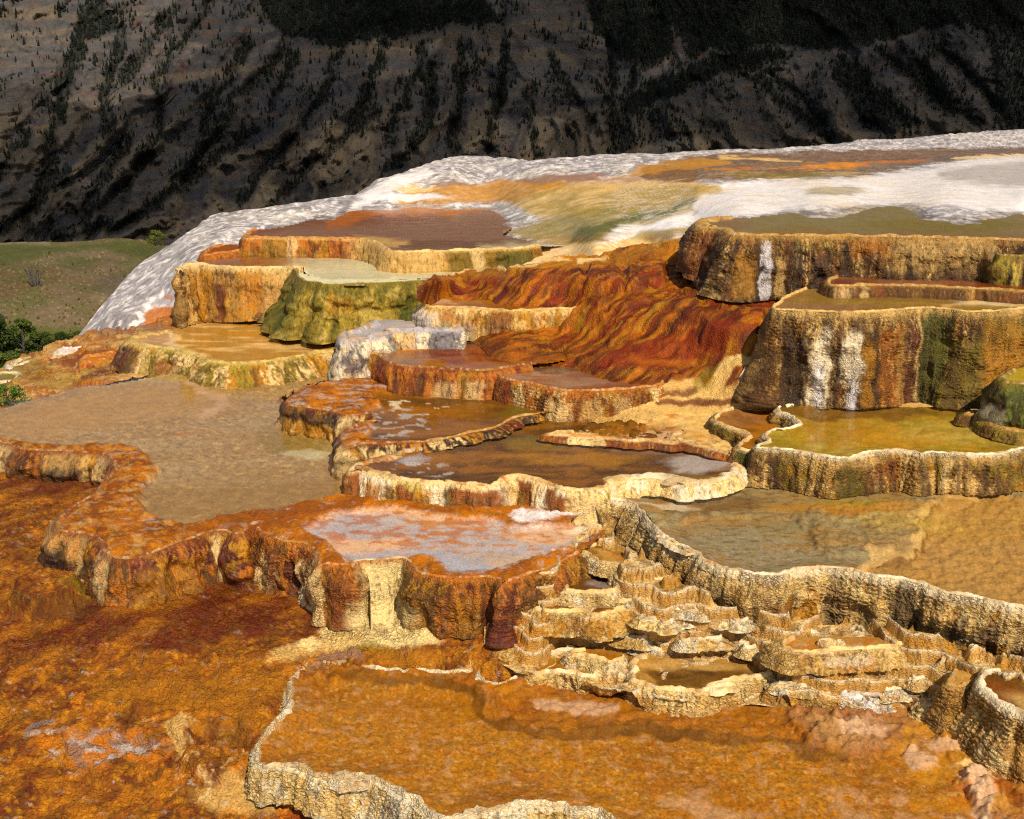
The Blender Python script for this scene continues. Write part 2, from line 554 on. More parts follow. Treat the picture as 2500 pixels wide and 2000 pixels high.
    BX, BY, _ = unproj(GX, GY, h)
    ba = np.array(back); bwx, bwy, _ = unproj(ba[:, 0], ba[:, 1], h)
    rimpoly = list(zip(WX[0][::2], WY[0][::2])) + [(WX[0][-1], WY[0][-1])]
    ok = inside(BX, BY, rimpoly + list(zip(bwx, bwy)))
    dr = dist_line(BX, BY, rimpoly)
    ok &= dr > .012
    bz = np.full(GX.shape, CAMZ - h)
    bn = bnoise * fbm(BX * 9, BY * 9, 4, sd + 83)
    if wpoly is not None:
        wj = .05 * fbm(BX * 5, BY * 5, 3, sd + 85) + .03 * fbm(BX * 22, BY * 22, 3, sd + 86)
        px_m = FPX / BY
        sw = sdist(GX + wj * px_m, GY + wj * px_m * .4, wpoly) / px_m * 1.6
        dep = sstep(-.03, .05, sw)
        rough = .022 * fbm(BX * 6, BY * 6, 4, sd + 87) + .010 * fbm(BX * 22, BY * 22, 3, sd + 88)
        bz = bz + .022 * (1 - dep) - depth * dep + (1 - dep) * rough + bn * dep
        bz = bz - (1 - dep) * .03 * (1 - sstep(0, .12, dr))
    else:
        w0 = float(np.mean(ev(rimw, px))) if rimw else .03
        bz = bz - .008 - (depth - .008) * sstep(w0 * .5, w0 + .25, dr) + bn
        dep = np.ones(GX.shape)
    if sink is not None:
        bz = bz - .09 * (1 - sstep(0, .16, dist_line(GX, GY, sink) * BY / FPX))
    for (poly_b, dh, soft) in bumps:
        jj = FPX / BY * .05 * fbm(BX * 6, BY * 6, 4, sd + 91)
        bz = bz + dh * sstep(-soft, soft, sdist(GX + jj, GY + jj * .4, poly_b)) * (1 + .8 * fbm(BX * 12, BY * 12, 3, sd + 92))
    bc = paint(GX, GY, BX, BY, bed, bops, sd + 95)
    lc = paint(GX, GY, BX, BY, ledge, lops, sd + 97) if wpoly is not None else bc
    bc = lerp(lc, bc, dep)
    netb = bnet * dep + lnet * (1 - dep)
    wetb = .15 * dep + .45 * (1 - dep)
    Vb = np.stack([BX, BY, bz], -1).reshape(-1, 3)
    Fb = grid_faces(len(gy), len(gx), ok)
    if len(Fb):
        Vb, Fb, bcc, nb, wb = compact(Vb, Fb, bc.reshape(-1, 3), netb.ravel(), wetb.ravel())
        new_mesh('pool_bed', Vb, Fb[:, ::-1] if False else Fb, M_BED if wpoly is None else M_BED, root, bcc, dict(net=nb, wet=wb), origin=org)
    # ---- water
    if water:
        wm = ok & (dr > min(.6 * float(np.min(ev(rimw, px))), .03))
        if wpoly is not None: wm &= sw > -.05
        k = 2
        Fw = grid_faces(*GX[::k, ::k].shape, largest(wm[::k, ::k]))
        if len(Fw):
            Vw = np.stack([BX, BY, np.full(GX.shape, CAMZ - h - .004)], -1)[::k, ::k].reshape(-1, 3)
            Vw, Fw = compact(Vw, Fw)
            new_mesh('water', Vw, Fw[:, ::-1] if False else Fw, watm or (M_FARWATER if np.mean(Y) > 14 else M_WATER), root, smooth=False, origin=org)
    return root


def sheet(name, top, bot, x0, x1, ctrl, base, ops, mat, step=3.0, rows=None, rough=.03, rscale=3.0, net=.4, wet=.3, skirt=None, bumps=(), lum=0.0, netops=(), wetops=(),
          parent=None, origin=(0, 0, 0), seed=5, ycol=None, lumscale=2.0, stain_warp=.12, flow=None, flat=(), tier=None, lobes=.55, fine=0.0):
    """a slope between two traced lines; levels from control points"""
    xs = np.arange(x0, x1 + step, step)
    T = np.array(top, float); B = np.array(bot, float)
    ty = np.interp(xs, T[:, 0], T[:, 1]); by = np.interp(xs, B[:, 0], B[:, 1])
    nrow = rows or int(np.max(by - ty) / step) + 2
    q = np.linspace(0, 1, nrow)[:, None]
    PY = ty[None] + (by - ty)[None] * q
    PX = xs[None] + 0 * q
    H = TPS(ctrl)(PX, PY)
    X, Y, Z = unproj(PX, PY, H)
    px_m = FPX / Y
    nz = rough * (fbm(X * rscale, Y * rscale, 5, seed) + .5 * fbm(X * rscale * 5, Y * rscale * 5, 3, seed + 7) + fine * fbm(X * rscale * 13, Y * rscale * 13, 3, seed + 8))
    if flow is not None:      # flow ridges along a direction
        a, sc_, am = flow
        u = X * math.cos(a) + Y * math.sin(a); w = -X * math.sin(a) + Y * math.cos(a)
        nz = nz + am * (.5 - np.abs(fbm(u * sc_ * .35, w * sc_, 4, seed + 19)))
    if lum:
        f1, f2 = worley(X * lumscale + .3 * fbm(X * 3, Y * 3, 3, seed + 3), Y * lumscale, seed + 9)
        lm = np.ones(PX.shape)
        for (poly_b, val, soft) in flat:
            lm = lm * (1 - val * sstep(-soft, soft, sdist(PX, PY, poly_b)))
        nz = nz * (.25 + .75 * lm) + lm * lum * (1 - np.clip(f1 * 1.3, 0, 1) ** 2)
    for (poly_b, dh, soft) in bumps:
        jj = px_m * .05 * fbm(X * 6, Y * 6, 4, seed + 91)
        nz = nz + dh * sstep(-soft, soft, sdist(PX + jj, PY + jj * .4, poly_b))
    Z = Z + nz
    col = paint(PX, PY, X, Y, base, ops, seed, stain_warp)
    if tier:      # little terraces: flat treads, steep scalloped risers with pale lips
        st, stren, amp, rimc, risec, ca, where = tier
        f1, f2 = worley(X * 5.5 + .5 * fbm(X * 4, Y * 4, 2, seed + 61), Y * 5.5, seed + 62)
        u = (Z + amp * (fbm(X * 2.2, Y * 2.2, 3, seed + 63) + lobes * (1 - f1 * 1.4)) + .006 * fbm(X * 30, Y * 30, 2, seed + 64)) / st
        f = u - np.floor(u)
        zt = st * (np.floor(u) + sstep(0, .34, f) + .10 * np.exp(-((f - .36) / .07) ** 2)) - amp * (fbm(X * 2.2, Y * 2.2, 3, seed + 63) * .6)
        mk = np.ones(PX.shape) * stren
        if where is not None: mk = mk * sstep(-8, 8, sdist(PX, PY, where))
        Z = Z + (zt - Z) * mk
        lipm = sstep(.22, .33, f) * (1 - sstep(.40, .52, f))
        rise = sstep(.0, .05, f) * (1 - sstep(.24, .34, f))
        br = .5 + .5 * sstep(-.25, .1, fbm(X * 3, Y * 3, 3, seed + 66))
        if risec: col = lerp(col, C[risec], ca * mk * rise * .8)
        if rimc: col = lerp(col, C[rimc], ca * mk * lipm * br)
    nt = np.zeros(PX.shape) + net; wt = np.zeros(PX.shape) + wet
    for (poly_b, val, soft) in netops:
        m = sstep(-soft, soft, sdist(PX, PY, poly_b)); nt = nt + (val - nt) * m
    for (poly_b, val, soft) in wetops:
        m = sstep(-soft, soft, sdist(PX, PY, poly_b)); wt = wt + (val - wt) * m
    if skirt:
        back, down, k = skirt
        d = np.hypot(X[0], Y[0])
        ux, uy = X[0] / d, Y[0] / d
        f = (np.arange(k, 0, -1) / k)[:, None]
        X = np.vstack([X[0] + ux * back * f, X]); Y = np.vstack([Y[0] + uy * back * f, Y]); Z = np.vstack([Z[0] - down * f ** 1.5, Z])
        rep = lambda a: np.concatenate([np.repeat(a[:1], k, 0), a])
        col, nt, wt = rep(col), rep(nt), rep(wt)
    V = np.stack([X, Y, Z], -1).reshape(-1, 3)
    F = grid_faces(X.shape[0], X.shape[1])
    return new_mesh(name, V, F, mat, parent, col.reshape(-1, 3), dict(net=nt, wet=wt), origin=origin)


# ================================================================== THE SPRING MOUND
# ---- upper mound: white crest, brown far pools, yellow-green run-off and the white water slope
mound_ctrl = [
    (195, 815, 3.75), (240, 760, 3.5), (300, 690, 3.2), (350, 640, 3.0), (430, 590, 2.8), (520, 528, 2.55), (600, 515, 2.48), (700, 500, 2.4), (780, 488, 2.34),
    (865, 480, 2.3), (900, 460, 2.2), (1000, 415, 1.97), (1100, 386, 1.85), (1300, 392, 1.8), (1500, 378, 1.72), (1650, 372, 1.68), (2000, 358, 1.6), (2300, 330, 1.54), (2500, 316, 1.51), (2650, 308, 1.5),
    (300, 805, 3.52), (350, 765, 3.36), (420, 700, 3.05), (420, 790, 3.4), (480, 660, 2.78), (600, 620, 2.66), (700, 560, 2.5), (900, 545, 2.52), (1100, 545, 2.52), (1220, 590, 2.5), (1000, 600, 2.6), (1250, 650, 2.6),
    (800, 520, 2.37), (1000, 497, 2.375), (1200, 500, 2.372), (1290, 560, 2.36), (1350, 470, 2.06), (1250, 440, 2.05), (1500, 440, 1.88), (1500, 420, 1.8), (1400, 605, 2.38), (1450, 600, 2.25),
    (1650, 590, 2.14), (1690, 560, 2.08), (1690, 520, 1.95), (1500, 490, 2.0), (1600, 640, 2.5), (1700, 440, 1.75), (1700, 480, 1.8), (1800, 525, 1.81), (1900, 505, 1.795), (2200, 493, 1.79), (2500, 513, 1.795), (2650, 520, 1.8), (2300, 600, 1.9), (2000, 600, 1.95),
    (2000, 480, 1.71), (2300, 470, 1.69), (2500, 480, 1.69), (2300, 430, 1.68), (2500, 400, 1.68), (2000, 430, 1.68), (1800, 380, 1.665), (2200, 385, 1.665), (2500, 368, 1.655), (2500, 345, 1.58), (1100, 405, 1.9), (1100, 440, 2.05), (950, 470, 2.2)]
crest_top = NN(190, 822, 215, 790, 240, 757, 270, 722, 300, 690, 350, 640, 400, 608, 430, 590, 455, 572, 480, 556, 520, 527, 560, 522, 600, 516, 650, 506, 700, 499, 780, 488, 830, 484, 868, 479, 885, 468, 905, 452, 918, 440, 945, 436, 1000, 415, 1060, 395, 1100, 384, 1130, 382,
               1180, 383, 1230, 388, 1300, 393, 1350, 388, 1400, 385, 1450, 381, 1500, 378, 1560, 377, 1650, 372, 1720, 370, 1800, 367, 1900, 363, 2000, 357, 2050, 351, 2100, 345, 2200, 339, 2300, 331, 2400, 323, 2500, 315, 2660, 306)
mound_bot = NN(190, 830, 215, 832, 300, 850, 340, 835, 420, 805, 440, 700, 470, 665, 600, 640, 700, 575, 800, 560, 1100, 560, 1200, 650, 1300, 660, 1500, 670, 1690, 660, 1750, 620, 2660, 580)
white_e = [
    ('n', .9, -.1, .2, 'grey', .8, None, (.6, 1.4)), ('n', 2.2, .1, .15, 'dgrey', .7, None, (.7, 1.3)), ('n', 8, .2, .12, 'dgrey', .45), ('n', 16, .25, .15, 'dgrey', .35), ('n', 5, .3, .15, 'white', .5), ('p', NN(190, 830, 300, 690, 430, 590, 520, 545, 480, 600, 420, 660, 400, 740, 300, 800), 'grey', .35, 20), ('n', 6, .2, .1, 'white', .7), ('n', 9, .3, .1, 'dgrey', .6),
    ('l', NN(860, 515, 900, 480, 960, 448, 1040, 425), 14, 'white', .8), ('l', NN(830, 520, 880, 475, 910, 445), 8, 'dgrey', .6),
    ('p', A2(380, 1195, 450, 1130, 600, 1085, 900, 1080, 1000, 1050, 1150, 1055, 1400, 1085, 1330, 1130, 1150, 1160, 1100, 1190, 640, 1200), 'ochre', .85, 5),
    ('e', 990, 483, 110, 10, 'white', .85), ('e', 1010, 462, 60, 7, 'cream', .7),
    ('p', A2(1090, 1050, 1250, 1030, 1500, 1020, 1650, 1030, 1450, 1070, 1200, 1090), 'mauve', .9, 3), ('p', A2(600, 1070, 860, 1070, 860, 1088, 640, 1088), 'mauve', .8, 2),
    ('p', A2(1100, 1080, 1500, 1060, 1800, 1010, 2156, 960, 2156, 1080, 1700, 1110, 1300, 1130), 'ochre', .55, 6),
    ('p', A3(-100, 990, 200, 920, 470, 900, 900, 890, 2156, 860, 2400, 850, 2400, 920, 1900, 925, 1600, 960, 1200, 1030, 700, 1050, 400, 1050, -60, 1080), 'brown', .85, 4),
    ('p', A3(-120, 975, 250, 925, 470, 955, 300, 985, 100, 1000, -150, 1040), 'ochre', .7, 3),
    ('l', A3(380, 925, 650, 935, 850, 950), 4, 'sand', .9), ('l', A3(300, 1000, 700, 990, 900, 985, 1200, 965, 1600, 935), 3, 'orange', .8), ('e', 2030, 406, 65, 7, 'bright', .8),
    ('l', A3(1750, 925, 2156, 908), 4, 'cream', .8), ('p', A3(400, 1010, 1200, 1010, 1000, 1045, 500, 1050), 'olive', .6, 4),
    # white run-off from the main pool
    ('p', A3(-250, 1350, -100, 1240, 150, 1150, 350, 1090, 700, 1055, 1150, 1045, 1500, 1000, 1900, 930, 2400, 900, 2400, 1260, 1900, 1225, 1500, 1190, 900, 1215, 500, 1270, 200, 1300, 0, 1370, -150, 1430, -320, 1440), 'white', .92, 8),
    ('p', A3(1650, 1000, 1900, 960, 2400, 920, 2400, 1110, 1900, 1080, 1650, 1040), 'bluegrey', .85, 10), ('e', 2040, 467, 70, 10, 'olbed', .75), ('n', 3, .2, .2, 'cream', .4, (2000, 470, 400, 60), (.35, 1.6)),
    # yellow and green algae slopes
    ('p', A2(1120, 1180, 1250, 1120, 1500, 1075, 1900, 1060, 2200, 1075, 2300, 1110, 2100, 1180, 1800, 1240, 1500, 1260, 1250, 1270, 1130, 1230), 'sand', .85, 8),
    ('n', 2.2, 0, .3, 'olive', .5, (1380, 490, 160, 36)),
    ('p', A2(1700, 1110, 2000, 1080, 2156, 1090, 2300, 1110, 2100, 1160, 1850, 1180), 'yellow', .75, 8),
    ('p', A2(1040, 1360, 1250, 1290, 1500, 1220, 1900, 1180, 2156, 1150, 2156, 1230, 1900, 1310, 1700, 1330, 1550, 1420, 1400, 1440, 1150, 1400), 'yellow', .8, 8),
    ('p', A2(1420, 1420, 1480, 1340, 1650, 1290, 1900, 1240, 2100, 1170, 2156, 1170, 2000, 1250, 1700, 1320, 1600, 1390, 1520, 1440), 'moss', .8, 6),
    ('p', A2(1700, 1430, 1850, 1350, 2100, 1330, 2130, 1360, 1950, 1400, 1800, 1440), 'yellow', .8, 5), ('n', 5, .1, .3, 'green', .45, (1430, 530, 160, 60), (.5, 1.5)), ('n', 9, .15, .25, 'white', .4, (1600, 500, 120, 60), (.5, 2)),
    ('p', A2(1050, 1480, 1500, 1420, 2000, 1400, 2156, 1380, 2156, 1500, 1300, 1560, 900, 1640, 700, 1640), 'cream', .8, 6),
    ('n', 6, .1, .25, 'ochre', .5, (1500, 600, 220, 30), (.6, 1.5)),
    # orange skirts at the left foot
    ('p', NN(335, 808, 360, 770, 390, 752, 430, 752, 430, 805), 'orange', .9, 4), ('p', NN(380, 745, 400, 720, 425, 712, 425, 745), 'grey', .8, 4), ('e', 415, 727, 14, 5, 'orange', .7)]
mound = tag(sheet('terrain', crest_top, mound_bot, 192, 2655, mound_ctrl, 'crest', white_e, M_MOUND, 2.6, 170, .035, .9, .15, .25, (9, 6, 6),
                  wetops=[(A3(-250, 1350, 150, 1150, 700, 1055, 1900, 860, 2400, 850, 2400, 1260, 500, 1270, -150, 1430), .85, 10), (A2(1040, 1360, 1500, 1220, 2156, 1100, 2156, 1440, 1150, 1400), .7, 8)],
                  netops=[(A3(-250, 1350, 150, 1150, 700, 1055, 1900, 860, 2400, 850, 2400, 1260, 500, 1270, -150, 1430), 0, 10)],
                  bumps=[(NN(430, 600, 520, 545, 700, 515, 800, 500, 700, 540, 560, 590, 440, 690, 330, 790, 240, 810, 260, 760), .08, 10)], lum=.018, lumscale=1.5, seed=11, flat=[(A3(-250, 1400, 150, 1150, 700, 1055, 1900, 860, 2400, 850, 2400, 1260, 500, 1270, -150, 1430), .95, 10), (A2(1040, 1360, 1500, 1060, 2156, 1000, 2156, 1540, 700, 1640), .9, 8)]), kind='structure')

# ---- left bank below the crest
bank_ctrl = [(-60, 900, 4.0), (20, 890, 3.92), (0, 985, 3.75), (150, 845, 3.78), (230, 815, 3.62), (310, 812, 3.5), (430, 790, 3.37), (560, 770, 3.34), (300, 900, 3.62), (180, 930, 3.66), (100, 930, 3.74), (-60, 1000, 3.75), (450, 880, 3.52), (560, 860, 3.5), (60, 1010, 3.65)]
bank = tag(sheet('terrain', B1(-200, 650, 0, 640, 40, 598, 140, 560, 240, 540, 330, 488, 430, 455, 540, 412, 740, 405, 800, 395, 900, 350, 1020, 330, 1300, 330), B1(-200, 950, 0, 905, 300, 830, 440, 800, 700, 720, 1000, 640, 1300, 450), -60, 540, bank_ctrl, 'orange',
    [('n', 2.5, 0, .25, 'sand', .75, None, (.6, 1.6)), ('n', 4, .2, .2, 'rust', .7, None, (.6, 1.6)), ('n', 6, .3, .15, 'cream', .6, None, (.6, 2)),
     ('p', B1(-200, 640, 200, 580, 340, 600, 300, 700, -200, 740), 'olive', .55, 8), ('p', B1(240, 600, 700, 510, 700, 560, 460, 590, 450, 640), 'rust', .8, 6), ('p', B1(540, 412, 900, 380, 1030, 360, 1000, 400, 760, 425, 560, 450), 'mauve', .8, 6),
     ('p', B1(200, 740, 440, 640, 640, 640, 420, 720, 300, 760), 'yellow', .5, 8), ('p', B1(420, 730, 520, 680, 720, 580, 720, 660), 'deep', .85, 6), ('p', B1(800, 400, 880, 280, 1030, 265, 1030, 360), 'orange', .9, 5)],
    M_GROUND, 3, None, .05, 2.0, .4, .45, (5, 6, 5), seed=21, lum=.03, lumscale=1.3, tier=(.08, .6, .05, 'sand', 'rust', .6, None)), kind='structure')

# ---- red and orange flow slope in the middle
red_ctrl = [(1060, 690, 2.43), (1300, 668, 2.41), (1700, 655, 2.38), (1250, 655, 2.40), (1450, 620, 2.27), (1690, 600, 2.12), (1500, 645, 2.34), (1060, 655, 2.47), (1420, 755, 2.70), (1350, 830, 2.98), (1200, 855, 3.02), (1250, 885, 3.04), (1640, 930, 3.05), (1700, 900, 2.98),
            (1800, 870, 2.8), (1850, 780, 2.55), (1850, 715, 2.42), (1700, 725, 2.47), (1600, 760, 2.62), (1550, 722, 2.5), (1760, 720, 2.44), (1650, 900, 2.98), (1400, 1010, 3.31), (1600, 1035, 3.34), (1750, 1010, 3.29), (1900, 1040, 3.4), (1640, 975, 3.2), (1900, 690, 2.36), (1500, 700, 2.47), (1450, 730, 2.57), (1800, 960, 3.1), (1500, 900, 3.02), (1500, 840, 2.9), (1100, 800, 3.0), (1200, 730, 2.72), (1080, 720, 2.66)]
red = tag(sheet('terrain', A2(520, 1690, 650, 1622, 900, 1590, 1300, 1540, 1900, 1440, 2100, 1398, 2300, 1470, 2500, 1560, 2700, 1640), NN(1017, 735, 1180, 860, 1210, 905, 1300, 985, 1450, 1040, 1700, 1065, 1860, 1060, 1960, 1040), 1018, 1930, red_ctrl, 'rust',
    [('n', 2.0, -.05, .3, 'red', .8, None, (.6, 1.6)), ('n', 4, .12, .2, 'deep', .85, None, (.5, 1.8)), ('n', 4, .12, .15, 'orange', .8, None, (.3, 1.8, .6)), ('n', 7, .15, .12, 'dark', .65, None, (.3, 1.8, .6)), ('n', 9, .28, .12, 'ochre', .6, None, (.3, 1.8, .6)),
     ('p', A2(600, 1640, 1300, 1545, 1900, 1440, 2100, 1400, 2100, 1500, 1700, 1570, 1200, 1610, 800, 1660), 'ochre', .45, 8), ('l', A2(700, 1610, 1000, 1580, 1400, 1545), 5, 'cream', .7), ('l', A2(1450, 1560, 1560, 1520, 1640, 1520), 5, 'cream', .8), ('l', A2(1900, 1440, 2050, 1400), 8, 'tan', .8),
     ('p', B2(1600, 560, 1900, 480, 2300, 430, 2500, 470, 2300, 560, 1900, 650, 1650, 640), 'red', .75, 8), ('e', 1620, 890, 90, 14, 'orange', .5), ('p', B3(-250, 820, 0, 660, 200, 610, 260, 640, 100, 760, -150, 820), 'deep', .5, 8),
     ('p', B3(30, 830, 260, 760, 330, 700, 380, 640, 440, 595, 580, 550, 590, 600, 480, 660, 400, 740, 330, 790, 100, 850, -200, 900), 'sand', .92, 4), ('l', B3(360, 690, 390, 640, 450, 595, 560, 560), 5, 'cream', .7),
     ('p', NN(1350, 975, 1560, 960, 1680, 940, 1960, 985, 1960, 1060, 1400, 1060), 'sand', .85, 6), ('l', NN(1400, 1000, 1560, 985, 1700, 960), 7, 'deep', .8), ('l', B3(60, 850, 300, 820, 560, 835), 8, 'deep', .85), ('p', B3(500, 800, 520, 730, 560, 690, 570, 820), 'offwhite', .7, 4), ('p', B3(200, 730, 330, 650, 380, 620, 330, 740, 240, 770), 'olive', .6, 6),
     ('l', B2(1780, 400, 1900, 320, 1960, 300), 5, 'yellow', .6), ('l', B2(1480, 420, 1560, 340), 5, 'yellow', .5)],
    M_GROUND, 2.8, 140, .035, 2.2, .25, .72, None, lum=.03, lumscale=1.6, seed=31, lobes=.12, tier=(.15, .25, .10, 'ochre', 'deep', .3, NN(1000, 640, 1300, 600, 1700, 560, 1900, 640, 1900, 840, 1700, 900, 1500, 920, 1200, 880, 1150, 800)),
    bumps=[(B3(270, 520, 300, 400, 380, 340, 560, 330, 660, 330, 600, 520), .14, 9), (B3(-120, 380, 0, 260, 250, 260, 300, 380, 100, 420), .08, 8), (B2(1500, 200, 1540, 80, 1700, 60, 1720, 190), .10, 7), (B2(1750, 190, 1760, 60, 1980, 50, 1960, 150), .10, 7), (B2(1120, 200, 1150, 90, 1480, 70, 1480, 210), .07, 7), (B2(1360, 420, 1480, 270, 1640, 240, 1600, 380), .12, 8), (B3(430, 740, 520, 660, 570, 620, 570, 800), .08, 7), (B3(30, 790, 90, 690, 200, 640, 330, 640, 260, 740), .05, 7)],
    flow=(-1.9, 5, .025)), kind='structure')

# ---- orange algae floor below the terraces
floor_ctrl = [(-60, 1180, 3.76), (0, 1180, 3.75), (180, 1180, 3.75), (60, 1260, 3.76), (100, 1330, 3.78), (60, 1400, 3.79), (190, 1405, 3.78), (220, 1430, 3.8), (290, 1490, 3.82), (100, 1480, 3.84), (420, 1490, 3.85), (540, 1430, 3.88), (650, 1430, 3.91), (760, 1520, 3.955), (860, 1540, 3.95), (950, 1560, 3.95), (1100, 1537, 3.9), (1250, 1530, 3.88),
              (700, 1620, 4.0), (640, 1730, 4.07), (500, 1650, 4.0), (300, 1600, 3.96), (0, 1600, 3.96), (600, 1850, 4.18), (680, 1880, 4.2), (300, 1800, 4.14), (0, 1800, 4.14), (0, 2000, 4.32), (400, 2000, 4.34), (700, 1950, 4.3), (900, 2050, 4.42), (1250, 1645, 4.03), (1000, 1615, 4.015), (1180, 1640, 4.03), (880, 1610, 4.015),
              (900, 1665, 4.14), (1000, 1700, 4.25), (1250, 1730, 4.3), (850, 1720, 4.24), (760, 1760, 4.22), (850, 1850, 4.3), (1200, 1900, 4.4), (1400, 2050, 4.45), (-60, 2100, 4.42), (1450, 1500, 3.85), (400, 1200, 3.75), (600, 1300, 3.8), (300, 1350, 3.8), (1400, 1650, 4.2)]
floor_ops = [('n', 1.5, -.15, .3, 'rust', .9), ('n', 4, .1, .25, 'amber', .7), ('n', 9, -.02, .2, 'brown', .55), ('n', 9, .26, .15, 'bright', .6), ('n', 6, .3, .15, 'deep', .75, None, (.7, 1.4)), ('n', 20, .15, .2, 'deep', .5), ('n', 26, .25, .15, 'ochre', .6), ('n', 18, .42, .1, 'black', .6, None, (.6, 1.6)), ('n', 14, .48, .08, 'bluegrey', .6, None, (.6, 1.6)),
    ('e', 130, 1190, 160, 26, 'deep', .7), ('p', D1(-200, 600, 300, 560, 800, 440, 1300, 330, 1800, 380, 1850, 500, 1500, 700, 1000, 720, 500, 760, -200, 850), 'deep', .62, 30), ('n', 5, .05, .3, 'deep', .7, (480, 1530, 420, 70)), ('n', 3.2, .15, .18, 'bright', .35, None, (.6, 1.3, .75)), ('n', 7, .2, .14, 'brown', .45, None, (.7, 1.3, .75)), ('n', 5, .18, .14, 'deep', .5, None, (.7, 1.3, .7)),
    ('p', D1(100, 520, 520, 480, 620, 540, 300, 590), 'black', .5, 12), ('e', 210, 1455, 60, 16, 'olive', .6), ('e', 200, 1420, 18, 7, 'white', .7),  # black patch left of the block paints its shadow on the floor
    ('p', D2(-90, 720, 30, 600, 170, 500, 560, 560, 640, 680, 420, 740, 200, 740), 'lcream', .92, 10), ('p', D1(1580, 830, 1700, 720, 1900, 670, 2050, 620, 2156, 650, 2000, 720, 1800, 780), 'sand', .8, 8), ('e', 745, 1580, 40, 16, 'cream', .8),
    ('p', D1(1900, 760, 2156, 690, 2300, 730, 2400, 760, 2300, 800, 2100, 790), 'olive', .6, 8), ('e', 1000, 1610, 100, 22, 'amber', .7), ('n', 8, .25, .15, 'sand', .7, (1150, 1625, 80, 25)),
    ('p', D1(500, 950, 900, 880, 1500, 840, 1700, 900, 1500, 1200, 1000, 1100, 600, 1050), 'amber', .65, 30), ('p', D1(380, 1230, 470, 1190, 850, 1230, 900, 1300, 800, 1340, 480, 1440, 300, 1440), 'mauve', .9, 6), ('n', 6, .12, .1, 'bluegrey', .85, (230, 1820, 170, 45), (.7, 1.4)), ('n', 7, .1, .08, 'orange', .95, (240, 1825, 200, 55), (.7, 1.4)), ('l', D1(120, 1250, 220, 1210, 350, 1170), 6, 'dgrey', .8),
    ('p', D1(1040, 1100, 1150, 1180, 1100, 1290, 1000, 1420, 1020, 1300, 1000, 1200), 'sand', .7, 7), ('p', D1(1190, 1210, 1400, 1170, 1470, 1280, 1440, 1370, 1200, 1340), 'brown', .55, 8), ('e', 580, 1950, 90, 40, 'sand', .6), ('n', 10, .35, .12, 'cream', .6, (560, 1880, 140, 90)),
    ('p', D1(1550, 1570, 1700, 1520, 1800, 1560, 1750, 1725, 1560, 1725), 'orange', .8, 6), ('e', 760, 1990, 90, 22, 'red', .7), ('e', 900, 1975, 60, 20, 'brown', .5),
    ('l', D2(-150, 860, -20, 780, 90, 770, 190, 800), 12, 'mauve', .8), ('n', 14, .15, .12, 'brown', .7, (800, 1630, 70, 18))]
floor = tag(sheet('ground', NN(-60, 1150, 300, 1150, 420, 1240, 560, 1370, 700, 1400, 800, 1400, 1000, 1450, 1500, 1470), NN(-60, 2110, 1500, 2110), -60, 1460, floor_ctrl, 'orange', floor_ops, M_GROUND, 2.7, 340, .028, 4.2, .3, .12, None, fine=.35, lum=.018, lumscale=2.6, seed=41,
    bumps=[(D1(60, 520, 80, 400, 200, 330, 420, 330, 480, 420, 400, 500, 200, 540), .12, 14), (D1(380, 1440, 800, 1330, 900, 1300, 850, 1240, 470, 1200, 380, 1240), -.05, 8), (D1(1050, 1420, 1100, 1330, 1440, 1360, 1480, 1440, 1350, 1560, 1150, 1500), .07, 10), (D1(1000, 1200, 1150, 1180, 1120, 1280, 1030, 1300), .05, 6), (D1(1200, 1210, 1400, 1180, 1460, 1260, 1430, 1350, 1200, 1330), -.05, 8), (D1(700, 1090, 780, 1040, 900, 1060, 850, 1110), .03, 6)],
    wetops=[(D1(380, 1440, 800, 1330, 900, 1300, 850, 1240, 470, 1200, 380, 1240), 1, 5), (D1(-200, 600, 300, 560, 800, 440, 1300, 330, 1850, 500, 1000, 720, -200, 850), .7, 20)], netops=[(D2(-60, 690, 30, 600, 170, 500, 560, 560, 600, 640, 400, 690, 200, 690), .7, 8)]), kind='structure')

